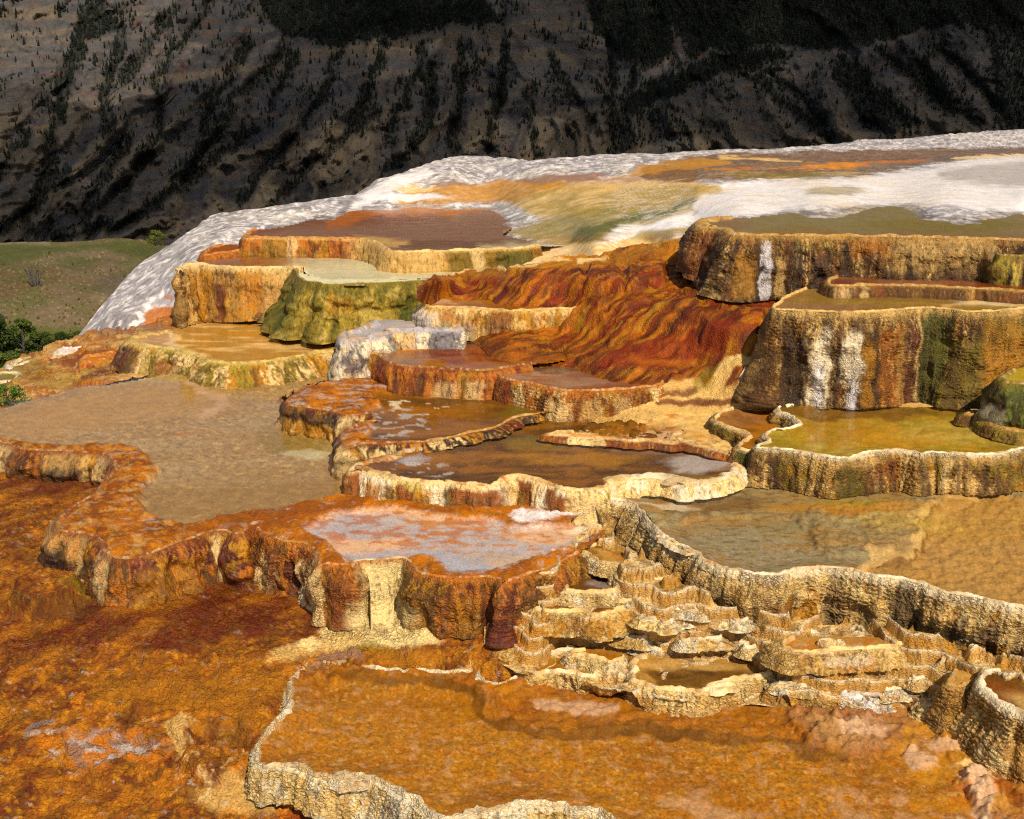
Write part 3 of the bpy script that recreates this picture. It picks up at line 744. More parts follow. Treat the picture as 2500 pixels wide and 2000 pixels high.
# ================================================================== TERRACES (far to near)
# brown pool on the rust-rimmed step at the back (with the pale and mossy front wall)
terrace('far terrace with a long brown pool, its wall orange then pale then mossy', 2.37,
        EE(1345, 690, 1270, 735, 1245, 770, 1300, 785, 1450, 780, 1650, 786, 1850, 788, 2156, 792) + A2(150, 1400, 230, 1412, 300, 1440, 330, 1468, 400, 1476, 480, 1478, 650, 1472, 850, 1466, 1000, 1460, 1120, 1456, 1250, 1440),
        A2(1430, 1430, 1200, 1400, 1030, 1360, 1140, 1290, 1180, 1240, 1110, 1180, 640, 1185, 230, 1195, 0, 1240, -200, 1300), .3,
        pal=('yellow', 'orange', 'rust', 'ochre'), wops=[(860, 1090, 0, 1, 'sand', .85), (935, 1090, 0, 1, 'tan', .35, .1), (1090, 1320, 0, 1, 'olive', .75), (1150, 1180, 0, 1, 'cream', .6), (1215, 1300, .1, 1, 'moss', .7), (700, 725, 0, 1, 'cream', .6), (640, 700, 0, 1, 'yellow', .5)],
        rimw=.09, lip=.02, rimcol='sand', rops=[('p', NN(560, 500, 870, 500, 870, 620, 560, 620), 'orange', .9, 10), ('p', NN(940, 560, 1400, 560, 1400, 620, 940, 620), 'cream', .8, 10)], bed='mauve',
        bops=[('p', NN(560, 480, 800, 500, 1120, 500, 1100, 530, 900, 545, 700, 550, 560, 600), 'rust', .6, 12), ('p', A2(0, 1240, 300, 1190, 640, 1190, 1050, 1190, 900, 1230, 300, 1250, 0, 1330), 'orange', .85, 6), ('n', 3, .15, .2, 'bright', .6, (950, 512, 200, 14)), ('e', 1080, 592, 200, 10, 'brown', .5), ('p', A2(850, 1420, 1430, 1390, 1500, 1460, 1000, 1480), 'pale', .7, 5), ('p', A2(0, 1400, 200, 1370, 500, 1400, 420, 1440, 200, 1430), 'sand', .8, 5)],
        flare=.06, colamp=.03, colfreq=3, scal=.01, net=.4, lumps=.04, step=2.6)
terrace('small low rust-coloured step at the white crest behind the boulder-fronted terrace', 2.55, EE(1010, 850, 900, 880, 820, 955, 900, 965, 1050, 940, 1200, 925, 1290, 905), EE(1290, 850, 1150, 820), .08, pal=('rust', 'orange', 'rust'), rimw=.08, rimcol='orange', bed='rust', water=False, step=2.6, net=.2)

# tan boulder-like terrace and the moss terrace beside it
terrace('tan terrace with bulging boulder-like wall and purple-brown pool beside the white crest', 2.6, EE(640, 1040, 585, 1080, 545, 1118, 580, 1128, 640, 1105, 700, 1078, 780, 1066, 900, 1080, 1000, 1090, 1200, 1097, 1500, 1100, 1750, 1097, 1900, 1090),
        NN(742, 661, 766, 677, 800, 685) + B2(480, 92, 700, 78, 1000, 40, 1000, 20) + A2(1250, 1545, 900, 1540, 320, 1540, 0, 1470) + EE(1640, 940, 1250, 915, 1000, 935), [(420, .74), (480, .74), (640, .66), (800, .6)], pal=('tan', 'ochre', 'tan', 'brown', 'sand', 'ochre'),
        wops=[(470, 515, .1, 1, 'ochre', .6), (530, 552, .35, 1, 'deep', .85), (420, 440, .3, 1, 'brown', .6), (470, 480, 0, .5, 'dark', .45), (590, 720, .2, .8, 'orange', .45), (640, 740, 0, 1, 'sand', .55)], rimw=.07, rimcol='cream', bed='mauve',
        bops=[('p', A1(1700, 1550, 2200, 1500, 2700, 1530, 3000, 1550, 2500, 1640, 1800, 1680), 'pale', .9, 10), ('e', 900, 640, 200, 30, 'pale', .8), ('e', 620, 636, 90, 14, 'amber', .6), ('n', 3, .2, .2, 'brown', .4, (560, 640, 130, 20))], seep=.3, flare=[(420, .03), (640, .15), (800, .2)], colamp=.05, colfreq=1.9, scal=.007, net=.4, lumps=.05, rnd=.04, step=2.6, wet=.25)
terrace('olive and yellow mossy terrace with a pale green pool', 2.592, B1(1700, 40, 1722, 70, 1745, 100, 1780, 114, 1840, 122, 1880, 132, 2000, 134, 2156, 131) + B2(120, 129, 250, 127, 400, 121, 500, 115, 600, 106, 700, 98, 800, 90), B2(800, 70, 600, 82, 300, 90, 0, 88) + B1(1950, 72, 1850, 74, 1790, 62), [(700, .68), (900, .64), (1050, .5)],
        pal=('moss', 'olive', 'yellow', 'lemon', 'yellow', 'olive', 'moss'), palscale=(4, .8), wops=[(680, 740, .2, 1, 'moss', .6), (740, 800, .3, 1, 'olive', .4), (830, 960, .3, 1, 'yellow', .85), (870, 930, .4, 1, 'lemon', .5), (800, 860, .1, .5, 'ochre', .5), (700, 1050, 0, .16, 'moss', .7), (960, 1050, .3, 1, 'moss', .45)], rimw=.04, rimcol='olive', bed='pale', lip=.004, water=False, seep=.35, seepc='moss',
        flare=[(710, .42), (800, .26), (950, .18), (1130, .12)], colamp=.05, colfreq=3, scal=.012, net=.35, lumps=.10, rnd=.03, step=2.6, wet=.15, flutes=.03, cell=14)

# red bumps and cream wall steps in the middle
terrace('cream and amber walled terrace with shallow orange pool under the red bumps', 2.69, B2(640, 205, 580, 215, 550, 235, 545, 255, 600, 266, 700, 267, 850, 272, 1000, 285, 1150, 287, 1300, 278, 1430, 276, 1520, 255), B2(1540, 205, 1300, 205, 1050, 205, 800, 205, 680, 190), .34,
        pal=('sand', 'cream', 'ochre', 'sand', 'cream'), wops=[(1010, 1070, .1, 1, 'offwhite', .6), (1200, 1250, 0, 1, 'rust', .75), (1075, 1110, 0, .5, 'orange', .6), (1110, 1170, .3, .7, 'orange', .45), (1025, 1060, .2, 1, 'grey', .6), (1140, 1165, .5, 1, 'dgrey', .45), (1300, 1400, .2, 1, 'ochre', .4)],
        rimw=.05, rimcol='sand', bed='amber', bops=[('e', 1080, 738, 40, 8, 'pink', .8), ('e', 1200, 742, 150, 6, 'rust', .5)], flare=.1, colamp=.045, colfreq=3.2, scal=.009, net=.5, lumps=.05, step=2.6)
terrace('grey crusted terrace with a silver-grey pool', 2.85, B2(250, 350, 190, 380, 90, 412, 48, 438, 45, 455, 75, 468, 140, 470, 220, 455, 300, 440, 370, 425, 400, 412, 560, 408, 740, 406, 800, 400), B2(800, 370, 520, 370, 500, 330, 400, 318, 320, 325), [(815, .6), (900, .55), (980, .2), (1150, .2)],
        pal=('grey', 'dgrey', 'offwhite', 'grey'), wops=[(960, 1010, 0, 1, 'sand', .8), (1050, 1110, 0, 1, 'dgrey', .8)], rimw=.14, rimcol='grey', lip=.03, bed='bluegrey', bops=[('e', 920, 785, 60, 14, 'grey', .5)], flare=.05, colamp=.05, colfreq=3, scal=.012, net=.2, lumps=.07, step=2.6, wet=.1, rimnet=.2)
terrace('orange-brown pool terrace with a tan block at its end below the grey crust', 3.0, B2(230, 470, 180, 482, 150, 500, 160, 520, 215, 530, 280, 548, 310, 580, 350, 598, 420, 610, 520, 618, 650, 628, 780, 636, 900, 640, 1000, 632, 1100, 612, 1200, 600), B2(1400, 560, 1500, 500, 1400, 455, 1150, 462, 750, 468, 480, 470), [(850, .45), (930, .42), (990, .34), (1300, .3)],
        pal=('rust', 'orange', 'red', 'orange', 'ochre'), wops=[(800, 915, 0, 1, 'tan', .92), (830, 905, 0, 1, 'ochre', .4, .1), (1060, 1120, .3, 1, 'cream', .5), (1140, 1180, .3, 1, 'cream', .6)], rimw=.05, rimcol='rust', rops=[('p', NN(850, 830, 925, 830, 925, 890, 850, 890), 'sand', .8, 6)], bed='amber',
        bops=[('e', 960, 868, 90, 20, 'mauve', .75), ('e', 1000, 842, 160, 10, 'orange', .6), ('e', 1200, 860, 180, 24, 'red', .75), ('n', 5, .1, .2, 'deep', .6, (1200, 860, 200, 26), (.4, 1.6))], flare=.06, colamp=.03, scal=.009, net=.5, lumps=.03, step=2.6)
terrace('low round terrace with a reddish pool and orange-and-cream streaked wall', 3.05, B2(1130, 612, 1050, 628, 1000, 650, 982, 672, 1040, 690, 1120, 702, 1200, 722, 1300, 746, 1400, 756, 1550, 758, 1700, 752, 1850, 738, 1950, 722, 2000, 690), B2(2010, 640, 1800, 600, 1500, 585, 1300, 590), .3,
        pal=('orange', 'rust', 'ochre', 'cream', 'orange', 'rust'), wops=[(1260, 1290, .2, 1, 'cream', .7), (1340, 1400, .3, 1, 'cream', .65), (1420, 1470, .3, 1, 'sand', .6), (1500, 1540, .2, 1, 'cream', .5), (1230, 1250, 0, 1, 'red', .7)], rimw=.035, rimcol='orange', bed='mauve',
        bops=[('e', 1380, 915, 140, 22, 'pink', .25), ('e', 1500, 905, 110, 20, 'deep', .6), ('e', 1350, 892, 100, 9, 'dark', .6), ('e', 1540, 940, 80, 14, 'rust', .6), ('n', 5, .2, .2, 'rust', .5, None, (.4, 1.6))], flare=.05, colamp=.015, colfreq=5, scal=.012, net=.85, step=2.6)

# the big right-hand stack
terrace('highest and widest terrace, olive-brown pool above a dark streaked wall', 1.77, A3(430, 1268, 310, 1272, 230, 1284, 206, 1308, 225, 1330, 290, 1337, 345, 1342, 375, 1356, 410, 1373, 520, 1381, 800, 1385, 1100, 1387, 1400, 1391, 1900, 1403, 2156, 1413, 2420, 1426), A3(2420, 1250, 2156, 1237, 1900, 1222, 1600, 1197, 1300, 1187, 800, 1227, 500, 1262), [(1680, .5), (1750, .62), (1800, .66), (2500, .62)],
        pal=('black', 'dark', 'rust', 'brown', 'tan', 'dark', 'brown', 'sand', 'dark', 'rust'), palscale=(6, .3), seep=.9, seepc='dark', wops=[(1690, 1750, .1, 1, 'rust', .5), (1860, 1885, .15, 1, 'white', .85), (1895, 1925, .3, 1, 'sand', .7), (1930, 1960, 0, 1, 'black', .75), (1935, 2180, 0, .22, 'yellow', .4, .1), (1990, 2035, .3, 1, 'black', .7), (2080, 2180, 0, .3, 'orange', .5), (2180, 2420, 0, .55, 'sand', .5), (2150, 2250, .5, 1, 'dark', .6), (1760, 1830, .4, 1, 'dark', .5), (1800, 1850, .3, .9, 'ochre', .5), (2300, 2380, .4, 1, 'dark', .5)],
        rimw=[(1680, .22), (1780, .12), (1850, .05), (2600, .04)], lip=.02, rimcol='tan', bed='olbed', bops=[('e', 2250, 575, 400, 16, 'mauve', .55), ('e', 2300, 545, 200, 20, 'olive', .45), ('e', 1780, 545, 60, 14, 'mauve', .5), ('e', 1950, 560, 100, 14, 'bed2', .5)], flare=[(1680, .06), (1780, .22), (1900, .12), (2600, .08)], colamp=.07, colfreq=2.6, scal=.011, net=.8, lumps=.07, rnd=.05, step=2.6, wet=.5)
terrace('thin brown ledge at the foot of the highest dark wall', 2.16, A3(1040, 1612, 1000, 1630, 985, 1656, 1040, 1676, 1150, 1676, 1300, 1672, 1600, 1678, 1900, 1694, 2200, 1712), A3(2200, 1660, 1900, 1630, 1500, 1600, 1200, 1600), .12, pal=('rust', 'brown', 'tan'), rimw=.06, rimcol='tan', bed='rust', bops=[('e', 2200, 684, 180, 10, 'mauve', .5), ('n', 4, .1, .2, 'deep', .5)], scal=.006, net=.3, step=2.6, wops=[(2040, 2120, 0, 1, 'cream', .5, .1)])
terrace('yellow-green striped moss terrace beside the brown ledge', 1.9, A3(2080, 1452, 2010, 1464, 1985, 1482, 2000, 1496, 2060, 1500, 2156, 1503, 2420, 1512), A3(2420, 1470, 2200, 1450), .6, pal=('moss', 'olive', 'brown', 'yellow', 'moss'), wops=[(2472, 2482, .1, 1, 'lemon', .7), (2490, 2500, .1, 1, 'lemon', .7), (2420, 2450, .1, 1, 'dark', .5)], rimw=.06, rimcol='olive', bed='olive', flare=.1, colamp=.05, colfreq=3, lumps=.04, net=.3, step=2.6, seep=.8, seepc='dark', flutes=.03)
terrace('tall terrace with white and green streaked wall above the yellow pool', 2.24, B3(860, 150, 800, 175, 735, 205, 690, 238, 668, 262, 680, 278, 740, 283, 820, 285, 900, 290, 1000, 295, 1100, 298, 1200, 297, 1320, 292, 1420, 284, 1500, 276, 1600, 272, 1690, 277, 1780, 290, 1880, 294, 2000, 290, 2156, 275, 2420, 258), B3(2420, 190, 2156, 165, 1900, 145, 1400, 140, 1000, 140), .9,
        pal=('dark', 'brown', 'black', 'ochre', 'dark', 'brown', 'sand', 'dark', 'rust', 'brown'), palscale=(7, .25), seep=.9, seepc='dark', wops=[(1870, 1920, .1, 1, 'brown', .4), (1925, 1988, .25, 1, 'black', .6), (1988, 2034, .22, 1, 'offwhite', .92), (2000, 2020, .5, 1, 'white', .8), (2036, 2058, .3, 1, 'black', .6), (2060, 2104, .22, .75, 'offwhite', .92), (2078, 2096, .6, 1, 'white', .85), (2105, 2135, .25, 1, 'ochre', .75), (2135, 2150, .2, 1, 'dark', .5), (2150, 2210, .2, 1, 'orange', .55), (2195, 2210, .1, 1, 'tan', .7), (2215, 2240, .2, 1, 'deep', .5), (2240, 2252, .1, 1, 'sand', .8),
              (2255, 2330, 0, 1, 'moss', .85), (2290, 2325, .3, .6, 'green', .7), (2330, 2400, .25, 1, 'olive', .7), (2340, 2360, .3, 1, 'dark', .5), (2400, 2520, .15, 1, 'ochre', .7), (2410, 2600, 0, .3, 'yellow', .4), (1850, 2260, 0, .12, 'sand', .45, .0), (1860, 1890, .3, 1, 'sand', .4)],
        rimw=.04, lip=.012, rimcol='sand', bed='bed2', bops=[('e', 1980, 745, 140, 12, 'mauve', .55), ('e', 2150, 720, 150, 14, 'olive', .45), ('e', 2420, 728, 90, 12, 'pale', .8), ('e', 2350, 750, 100, 10, 'yellow', .4), ('l', B3(1690, 240, 1790, 215, 2156, 235), 4, 'cream', .5)],
        flare=[(1870, .26), (1900, .16), (2000, .06), (2240, .05), (2330, .1), (2500, .06)], colamp=.06, colfreq=2.8, scal=.013, net=1.0, lumps=.05, rnd=.02, step=2.6, wet=.5)
terrace('rounded green moss mound with a yellow top by the tall streaked wall', 2.72, B3(2060, 625, 2000, 650, 1975, 680, 2000, 706, 2060, 716, 2156, 722, 2420, 740), B3(2420, 600, 2156, 590), .5, pal=('moss', 'dark', 'moss', 'green', 'olive'), rimw=.08, rimcol='olive', bed='yellow', flare=[(2420, .16), (2500, .1)], colamp=.05, lumps=.05, net=.5, rnd=.04, seep=.7, seepc='dark', flutes=.03, water=False, step=2.8, wops=[(2420, 2460, .4, 1, 'pale', .35)])

# ---- yellow pool and its neighbours
terrace('scalloped terrace with a yellow-green pool and white rim', 3.12, B3(930, 812, 850, 814, 760, 832, 700, 850, 712, 872, 770, 900, 815, 938, 760, 962, 680, 975, 622, 998, 640, 1035, 592, 1060, 572, 1080, 612, 1092, 700, 1098, 800, 1106, 900, 1122, 1000, 1142, 1080, 1152, 1150, 1150, 1220, 1130, 1300, 1112, 1400, 1105, 1480, 1112, 1560, 1134, 1620, 1116, 1700, 1122, 1800, 1130, 1900, 1132, 2000, 1126, 2100, 1110, 2156, 1096, 2420, 1050),
        B3(2420, 900, 2156, 860, 1900, 830, 1600, 815, 1200, 815), .32, pal=('tan', 'sand', 'ochre', 'olive', 'brown', 'sand'), seep=.8, wops=[(1940, 1990, .2, 1, 'olive', .5), (2120, 2200, .1, .7, 'rust', .5), (2205, 2215, 0, 1, 'black', .6), (2300, 2325, 0, 1, 'cream', .6), (1830, 2500, .0, .25, 'sand', .45), (2050, 2100, .3, 1, 'moss', .5)], rimw=[(1830, .035), (2600, .045)], lip=.008, rimcol='offwhite', rops=[('n', 8, .3, .2, 'sand', .5)], bed='yellow',
        bops=[('n', 2.2, .1, .3, 'olive', .4, None, (.6, 1.5)), ('n', 9, .15, .25, 'lemon', .35), ('n', 6, .2, .2, 'ochre', .5), ('e', 2020, 1025, 130, 40, 'amber', .35), ('e', 2080, 995, 250, 16, 'brown', .75), ('e', 2180, 1060, 130, 24, 'ochre', .5), ('e', 1900, 1080, 60, 16, 'olive', .4), ('e', 2300, 1045, 120, 20, 'lemon', .4), ('l', B3(1500, 970, 1700, 965, 1850, 960), 5, 'olive', .4)], flare=.06, colamp=.03, colfreq=3.4, scal=.013, net=1.0, lumps=.025, step=2.6, wet=.45, bnoise=.012, depth=.05, wig=.025)
terrace('small brown pool with a scalloped olive edge between the yellow pool and the orange tongue', 3.2, B3(430, 850, 350, 885, 322, 915, 335, 938, 390, 960, 450, 980, 500, 995, 528, 1014, 505, 1038, 470, 1065, 462, 1088, 500, 1104, 560, 1112, 600, 1120), B3(640, 1060, 640, 1000, 760, 960, 780, 900, 690, 850), .16, pal=('olive', 'brown', 'tan', 'moss'), rimw=.045, rimcol='cream', bed='amber', bops=[('e', 1810, 1015, 60, 20, 'mauve', .4), ('n', 4, .1, .2, 'brown', .5)], scal=.012, net=.9, step=2.8)
terrace('flat tan ledge jutting into the yellow pool', 3.07, B3(1900, 866, 1820, 874, 1782, 888, 1820, 898, 1875, 903, 1905, 930, 1960, 958, 2060, 986, 2156, 1002, 2420, 1040), B3(2420, 880, 2156, 862), .09, pal=('brown', 'olive', 'tan'), rimw=.07, rimcol='tan', rops=[('n', 5, 0, .2, 'olive', .5)], bed='ochre', bops=[('n', 5, .05, .2, 'olive', .5)], scal=.008, net=.7, step=2.8, water=False)

# ---- long left pool with rust banks
L_rim = F2(-300, 60, 0, 90, 90, 130, 200, 150, 330, 160, 450, 165, 600, 170, 760, 180, 860, 190, 930, 230, 950, 300, 900, 370, 840, 430, 760, 520, 660, 590, 560, 640, 470, 720, 430, 790, 440, 850, 520, 880, 640, 890, 720, 900, 790, 930, 830, 990, 860, 1060, 960, 1110, 1100, 1120, 1250, 1100, 1400, 1050, 1520, 1000, 1620, 960, 1720, 930, 1800, 900, 1850, 880, 1930, 870, 2020, 900, 2156, 890)
L_rim = L_rim + F3(120, 300, 200, 390, 280, 430, 360, 445)
terrace('long left-hand pool held by rust-coloured crust banks and a dark hollow wall', 3.48, L_rim, F3(430, 400, 500, 320, 600, 255, 780, 180, 1000, 110) + F1(900, 1660, 700, 1500, 730, 1300, 640, 1000, 250, 900, 170, 760, 640, 560) + B2(40, 560, -60, 500) + B1(1900, 515, 1500, 590, 1150, 610, 900, 650, 680, 690, 440, 720, 300, 765, 120, 800, 0, 842, -120, 870),
        [(-100, .42), (200, .42), (240, .4), (130, .42), (300, .55), (600, .56), (800, .56)], pal=('rust', 'brown', 'orange', 'deep', 'ochre', 'rust'), wops=[(-100, 25, 0, 1, 'cream', .6), (20, 70, .1, 1, 'dark', .6), (90, 235, .3, 1, 'black', .8), (100, 200, 0, .35, 'sand', .4), (235, 262, 0, .5, 'cream', .5), (515, 545, .05, .7, 'cream', .85), (622, 640, .3, 1, 'cream', .6), (500, 640, .55, 1, 'deep', .5), (200, 216, 0, .8, 'sand', .6), (310, 460, .2, 1, 'ochre', .4), (655, 690, .2, 1, 'deep', .6), (675, 690, .4, 1, 'cream', .4)],  # black and dark on the left recess paint its shade into the wall
        rimw=.05, rimcol='rust', lip=.01, rops=[('n', 6, .1, .2, 'orange', .7)], bed='lbed', wpoly=F2(-300, 30, 150, 55, 300, 85, 500, 100, 700, 100, 900, 82, 1050, 85, 1200, 120, 1280, 180, 1320, 250, 1390, 290, 1360, 350, 1260, 430, 1190, 490, 1250, 520, 1190, 570, 1240, 630, 1300, 690, 1400, 740, 1550, 780, 1700, 790, 1850, 760, 1950, 720, 2100, 690) + F3(200, 170, 500, 120, 800, 80, 950, 40) + F1(720, 1560, 720, 1300, 640, 1050, 600, 990, 300, 900, 170, 860, 170, 760, 640, 560) + B2(60, 560, 20, 460) + B1(1900, 470, 1500, 550, 1150, 570, 900, 610, 680, 650, 440, 680, 300, 725, 120, 760, 0, 800, -220, 830),
        bops=[('n', 1.5, .0, .3, 'bed', .5, None, (.5, 1.6)), ('n', 9, .25, .2, 'bed2', .5), ('n', 20, .2, .2, 'brown', .4), ('n', 14, .3, .2, 'sand', .5), ('p', B1(500, 740, 1100, 690, 1300, 740, 1380, 830, 1000, 880, 400, 980, 0, 1020, 0, 880), 'tan', .6, 20), ('l', B1(1130, 700, 1220, 740, 1290, 780, 1250, 850, 1180, 870), 16, 'pink', .55), ('p', B1(1100, 560, 1900, 530, 2050, 600, 1900, 680, 1400, 660, 1100, 640), 'ochre', .5, 16), ('p', B1(850, 1300, 1400, 1250, 2000, 1200, 2000, 1400, 1300, 1540, 900, 1500), 'bed2', .6, 40), ('e', 730, 1070, 100, 40, 'olive', .45), ('e', 760, 1100, 60, 10, 'pale', .5), ('n', 5, .4, .1, 'orange', .7, (460, 1040, 70, 16)), ('p', B1(440, 720, 900, 650, 1500, 590, 1950, 515, 1950, 540, 1400, 640, 800, 690), 'lemon', .35, 10)],
        ledge='orange', lops=[('n', 2.5, -.05, .25, 'rust', .85), ('n', 7, .2, .15, 'sand', .45), ('n', 11, .1, .2, 'brown', .5), ('n', 6, .36, .1, 'bluegrey', .5, None, (.5, 2)), ('n', 9, .4, .1, 'dark', .6, None, (.5, 2)), ('n', 16, .2, .15, 'bright', .5), ('p', F2(1500, 800, 2156, 680, 2156, 900, 1600, 960), 'rust', .6, 10), ('p', F3(0, 200, 500, 90, 1000, 60, 1000, 160, 400, 300, 0, 300), 'rust', .85, 8)],
        flare=[(-100, .05), (250, .06), (300, .1), (800, .04)], colamp=.06, colfreq=2.6, scal=.009, net=.5, lumps=.07, rnd=.05, step=2.8, wet=.6, depth=.035, bnoise=.008, sink=F3(360, 445, 430, 400, 500, 320, 600, 255, 780, 180, 1000, 110))
# tan pool between the moss terrace and the long pool
terrace('shallow tan pool spreading from the moss terrace, with a yellow crusted edge', 3.3, B1(960, 400, 880, 412, 800, 425, 745, 440, 730, 465, 770, 488, 840, 500, 920, 508, 1000, 520, 1060, 535, 1120, 552, 1170, 568, 1200, 590, 1350, 602, 1500, 596, 1700, 568, 1850, 540, 1960, 520), B1(2000, 430, 1800, 400, 1600, 330, 1560, 270, 1400, 270, 1250, 330, 1100, 360), [(300, .3), (470, .28), (530, .26), (820, .26)],
        pal=('yellow', 'ochre', 'cream', 'olive', 'sand'), wops=[(300, 345, .1, 1, 'dark', .7), (300, 330, .2, 1, 'deep', .7), (395, 440, .4, 1, 'rust', .6), (355, 370, .1, 1, 'olive', .6), (385, 400, .2, 1, 'olive', .6)], rimw=[(300, .14), (480, .1), (820, .05)], rimcol='lemon', rops=[('n', 4, 0, .2, 'sand', .7)], lip=.02, bed='tan', bops=[('n', 2, .05, .25, 'ochre', .6, None, (.4, 1.8)), ('n', 4, .25, .2, 'cream', .6, None, (.4, 1.8)), ('l', B1(1020, 420, 1010, 470, 1080, 520, 1200, 560), 12, 'cream', .7), ('e', 760, 830, 80, 8, 'yellow', .6), ('e', 700, 840, 100, 8, 'cream', .5)], flare=[(300, .2), (480, .15), (530, .25), (820, .3)], colamp=.05, lumps=.08, scal=.012, net=.3, rnd=.04, step=2.6)
# small steps on the left bank
terrace('tiny white-rimmed basin on the orange bank beyond the long pool', 3.66, B1(420, 500, 345, 508, 318, 528, 350, 540, 430, 528, 500, 500, 560, 482), B1(560, 470, 480, 480), .07, pal=('white', 'cream', 'sand'), rimw=.12, rimcol='white', bed='sand', lip=.03, step=2.4, net=.2)
terrace('small orange block step on the left bank beside the dark red run-off', 3.55, B1(640, 520, 560, 536, 480, 552, 455, 570, 470, 590, 540, 588, 620, 570, 700, 535), B1(720, 500, 690, 490), .24, pal=('orange', 'rust', 'ochre', 'orange'), wops=[(190, 198, .2, 1, 'grey', .7)], rimw=.1, rimcol='orange', bed='orange', water=False, flare=.05, lumps=.05, step=2.4, net=.2)
terrace('low greenish basin with a white tip at the far end of the left bank', 3.83, B1(150, 560, 60, 585, 38, 602, 80, 618, 170, 600, 260, 575), B1(250, 545), .08, pal=('olive', 'ochre', 'cream'), wops=[(0, 30, 0, 1, 'white', .8)], rimw=.12, rimcol='pale', bed='olive', lip=.03, step=2.4, net=.2)
terrace('flat olive basin with orange fringe lowest on the left bank', 3.8, B1(-150, 660, -40, 655, 60, 652, 90, 668, 30, 690, -150, 710), B1(-150, 640), .08, pal=('olive', 'yellow', 'ochre'), rimw=.08, rimcol='pale', bed='olive', step=2.4, net=.2)
terrace('rust step with an orange lip in the middle of the left bank', 3.72, B1(300, 545, 245, 560, 240, 585, 300, 600, 400, 585, 470, 570), B1(460, 545), .12, pal=('rust', 'orange', 'yellow'), rimw=.1, rimcol='orange', bed='rust', water=False, step=2.4, net=.2)

# ---- middle dark pools
terrace('dark brown pool with floating pale flakes behind the cream-walled pool', 3.25, F1(420, 640, 300, 690, 220, 745, 175, 800, 230, 835, 330, 850, 450, 865, 560, 880, 650, 905, 690, 930, 780, 920, 860, 915, 930, 905, 940, 940, 860, 965, 760, 1000, 680, 1060, 650, 1110, 680, 1170, 720, 1210, 800, 1205, 880, 1180, 950, 1175, 1050, 1175, 1150, 1165, 1300, 1160, 1420, 1160, 1480, 1150) + B2(700, 1040, 850, 1005, 1000, 972, 1100, 920, 1250, 890),
        B2(1500, 860, 2000, 800, 1900, 700, 1300, 640, 1100, 600, 900, 650, 500, 660, 300, 660), [(680, .27), (900, .27), (1000, .22), (1060, .06), (1300, .05)], pal=('rust', 'deep', 'ochre', 'dark', 'cream', 'brown'), wops=[(685, 830, .05, .5, 'dark', .75), (690, 830, .5, 1, 'ochre', .7), (832, 848, 0, 1, 'cream', .85), (838, 870, .2, 1, 'dark', .7), (880, 892, .05, 1, 'cream', .85), (845, 862, .1, 1, 'cream', .5), (895, 905, 0, 1, 'dark', .7), (905, 940, .2, 1, 'sand', .6)],
        rimw=.05, rimcol='rust', lip=.012, rops=[('p', NN(1000, 1040, 1400, 980, 1400, 1120, 1020, 1120), 'tan', .9, 10), ('n', 6, .1, .2, 'orange', .6)], bed='brown', wpoly=F1(1500, 570, 1390, 620, 1350, 660, 1050, 690, 940, 740, 1020, 770, 1030, 820, 800, 860, 900, 890, 960, 960, 960, 1060, 940, 1130, 1200, 1150, 1450, 1150) + B2(700, 1030, 1000, 965, 1150, 890, 1500, 860, 1900, 800, 1800, 700, 1300, 640, 1100, 600, 900, 640),
        bops=[('n', 2, .05, .3, 'amber', .6, None, (.5, 1.5)), ('e', 1050, 1010, 120, 24, 'amber', .45), ('e', 1010, 950, 90, 10, 'ochre', .5), ('e', 1320, 1000, 110, 22, 'olive', .5), ('e', 1330, 1030, 80, 12, 'dark', .5), ('n', 8, .2, .05, 'bluegrey', .9, (960, 1020, 80, 45), (.8, 1.2)), ('n', 7, .34, .05, 'offwhite', .7, (1010, 985, 100, 18), (.8, 1.2)), ('e', 1420, 1005, 90, 14, 'cream', .5), ('n', 9, .35, .15, 'bluegrey', .5, (1300, 1040, 90, 20), (.5, 1.8))],
        ledge='orange', lops=[('n', 3, .0, .25, 'rust', .85), ('n', 7, .18, .15, 'bluegrey', .75, None, (.5, 1.8)), ('n', 8, .3, .1, 'dark', .6, None, (.5, 1.8)), ('n', 12, .2, .15, 'bright', .6)], flare=.04, colamp=.05, colfreq=3.5, scal=.007, net=.35, lumps=.06, rnd=.03, step=2.6, wet=.5)
P2_rim = F1(1420, 1190, 1300, 1200, 1150, 1235, 1000, 1275, 880, 1310, 780, 1350, 742, 1385, 748, 1415, 800, 1420, 860, 1400, 920, 1420, 1000, 1450, 1080, 1470, 1180, 1480, 1300, 1500, 1450, 1520, 1620, 1530) + B2(700, 1300, 850, 1312, 960, 1318, 1020, 1295, 1060, 1268, 1110, 1262, 1160, 1275, 1220, 1290, 1290, 1315, 1360, 1335, 1450, 1345, 1550, 1338, 1640, 1320, 1700, 1290, 1780, 1275, 1880, 1270, 2000, 1285, 2100, 1310) + B3(150, 1290, 250, 1300, 380, 1285, 470, 1250, 520, 1205, 500, 1180)
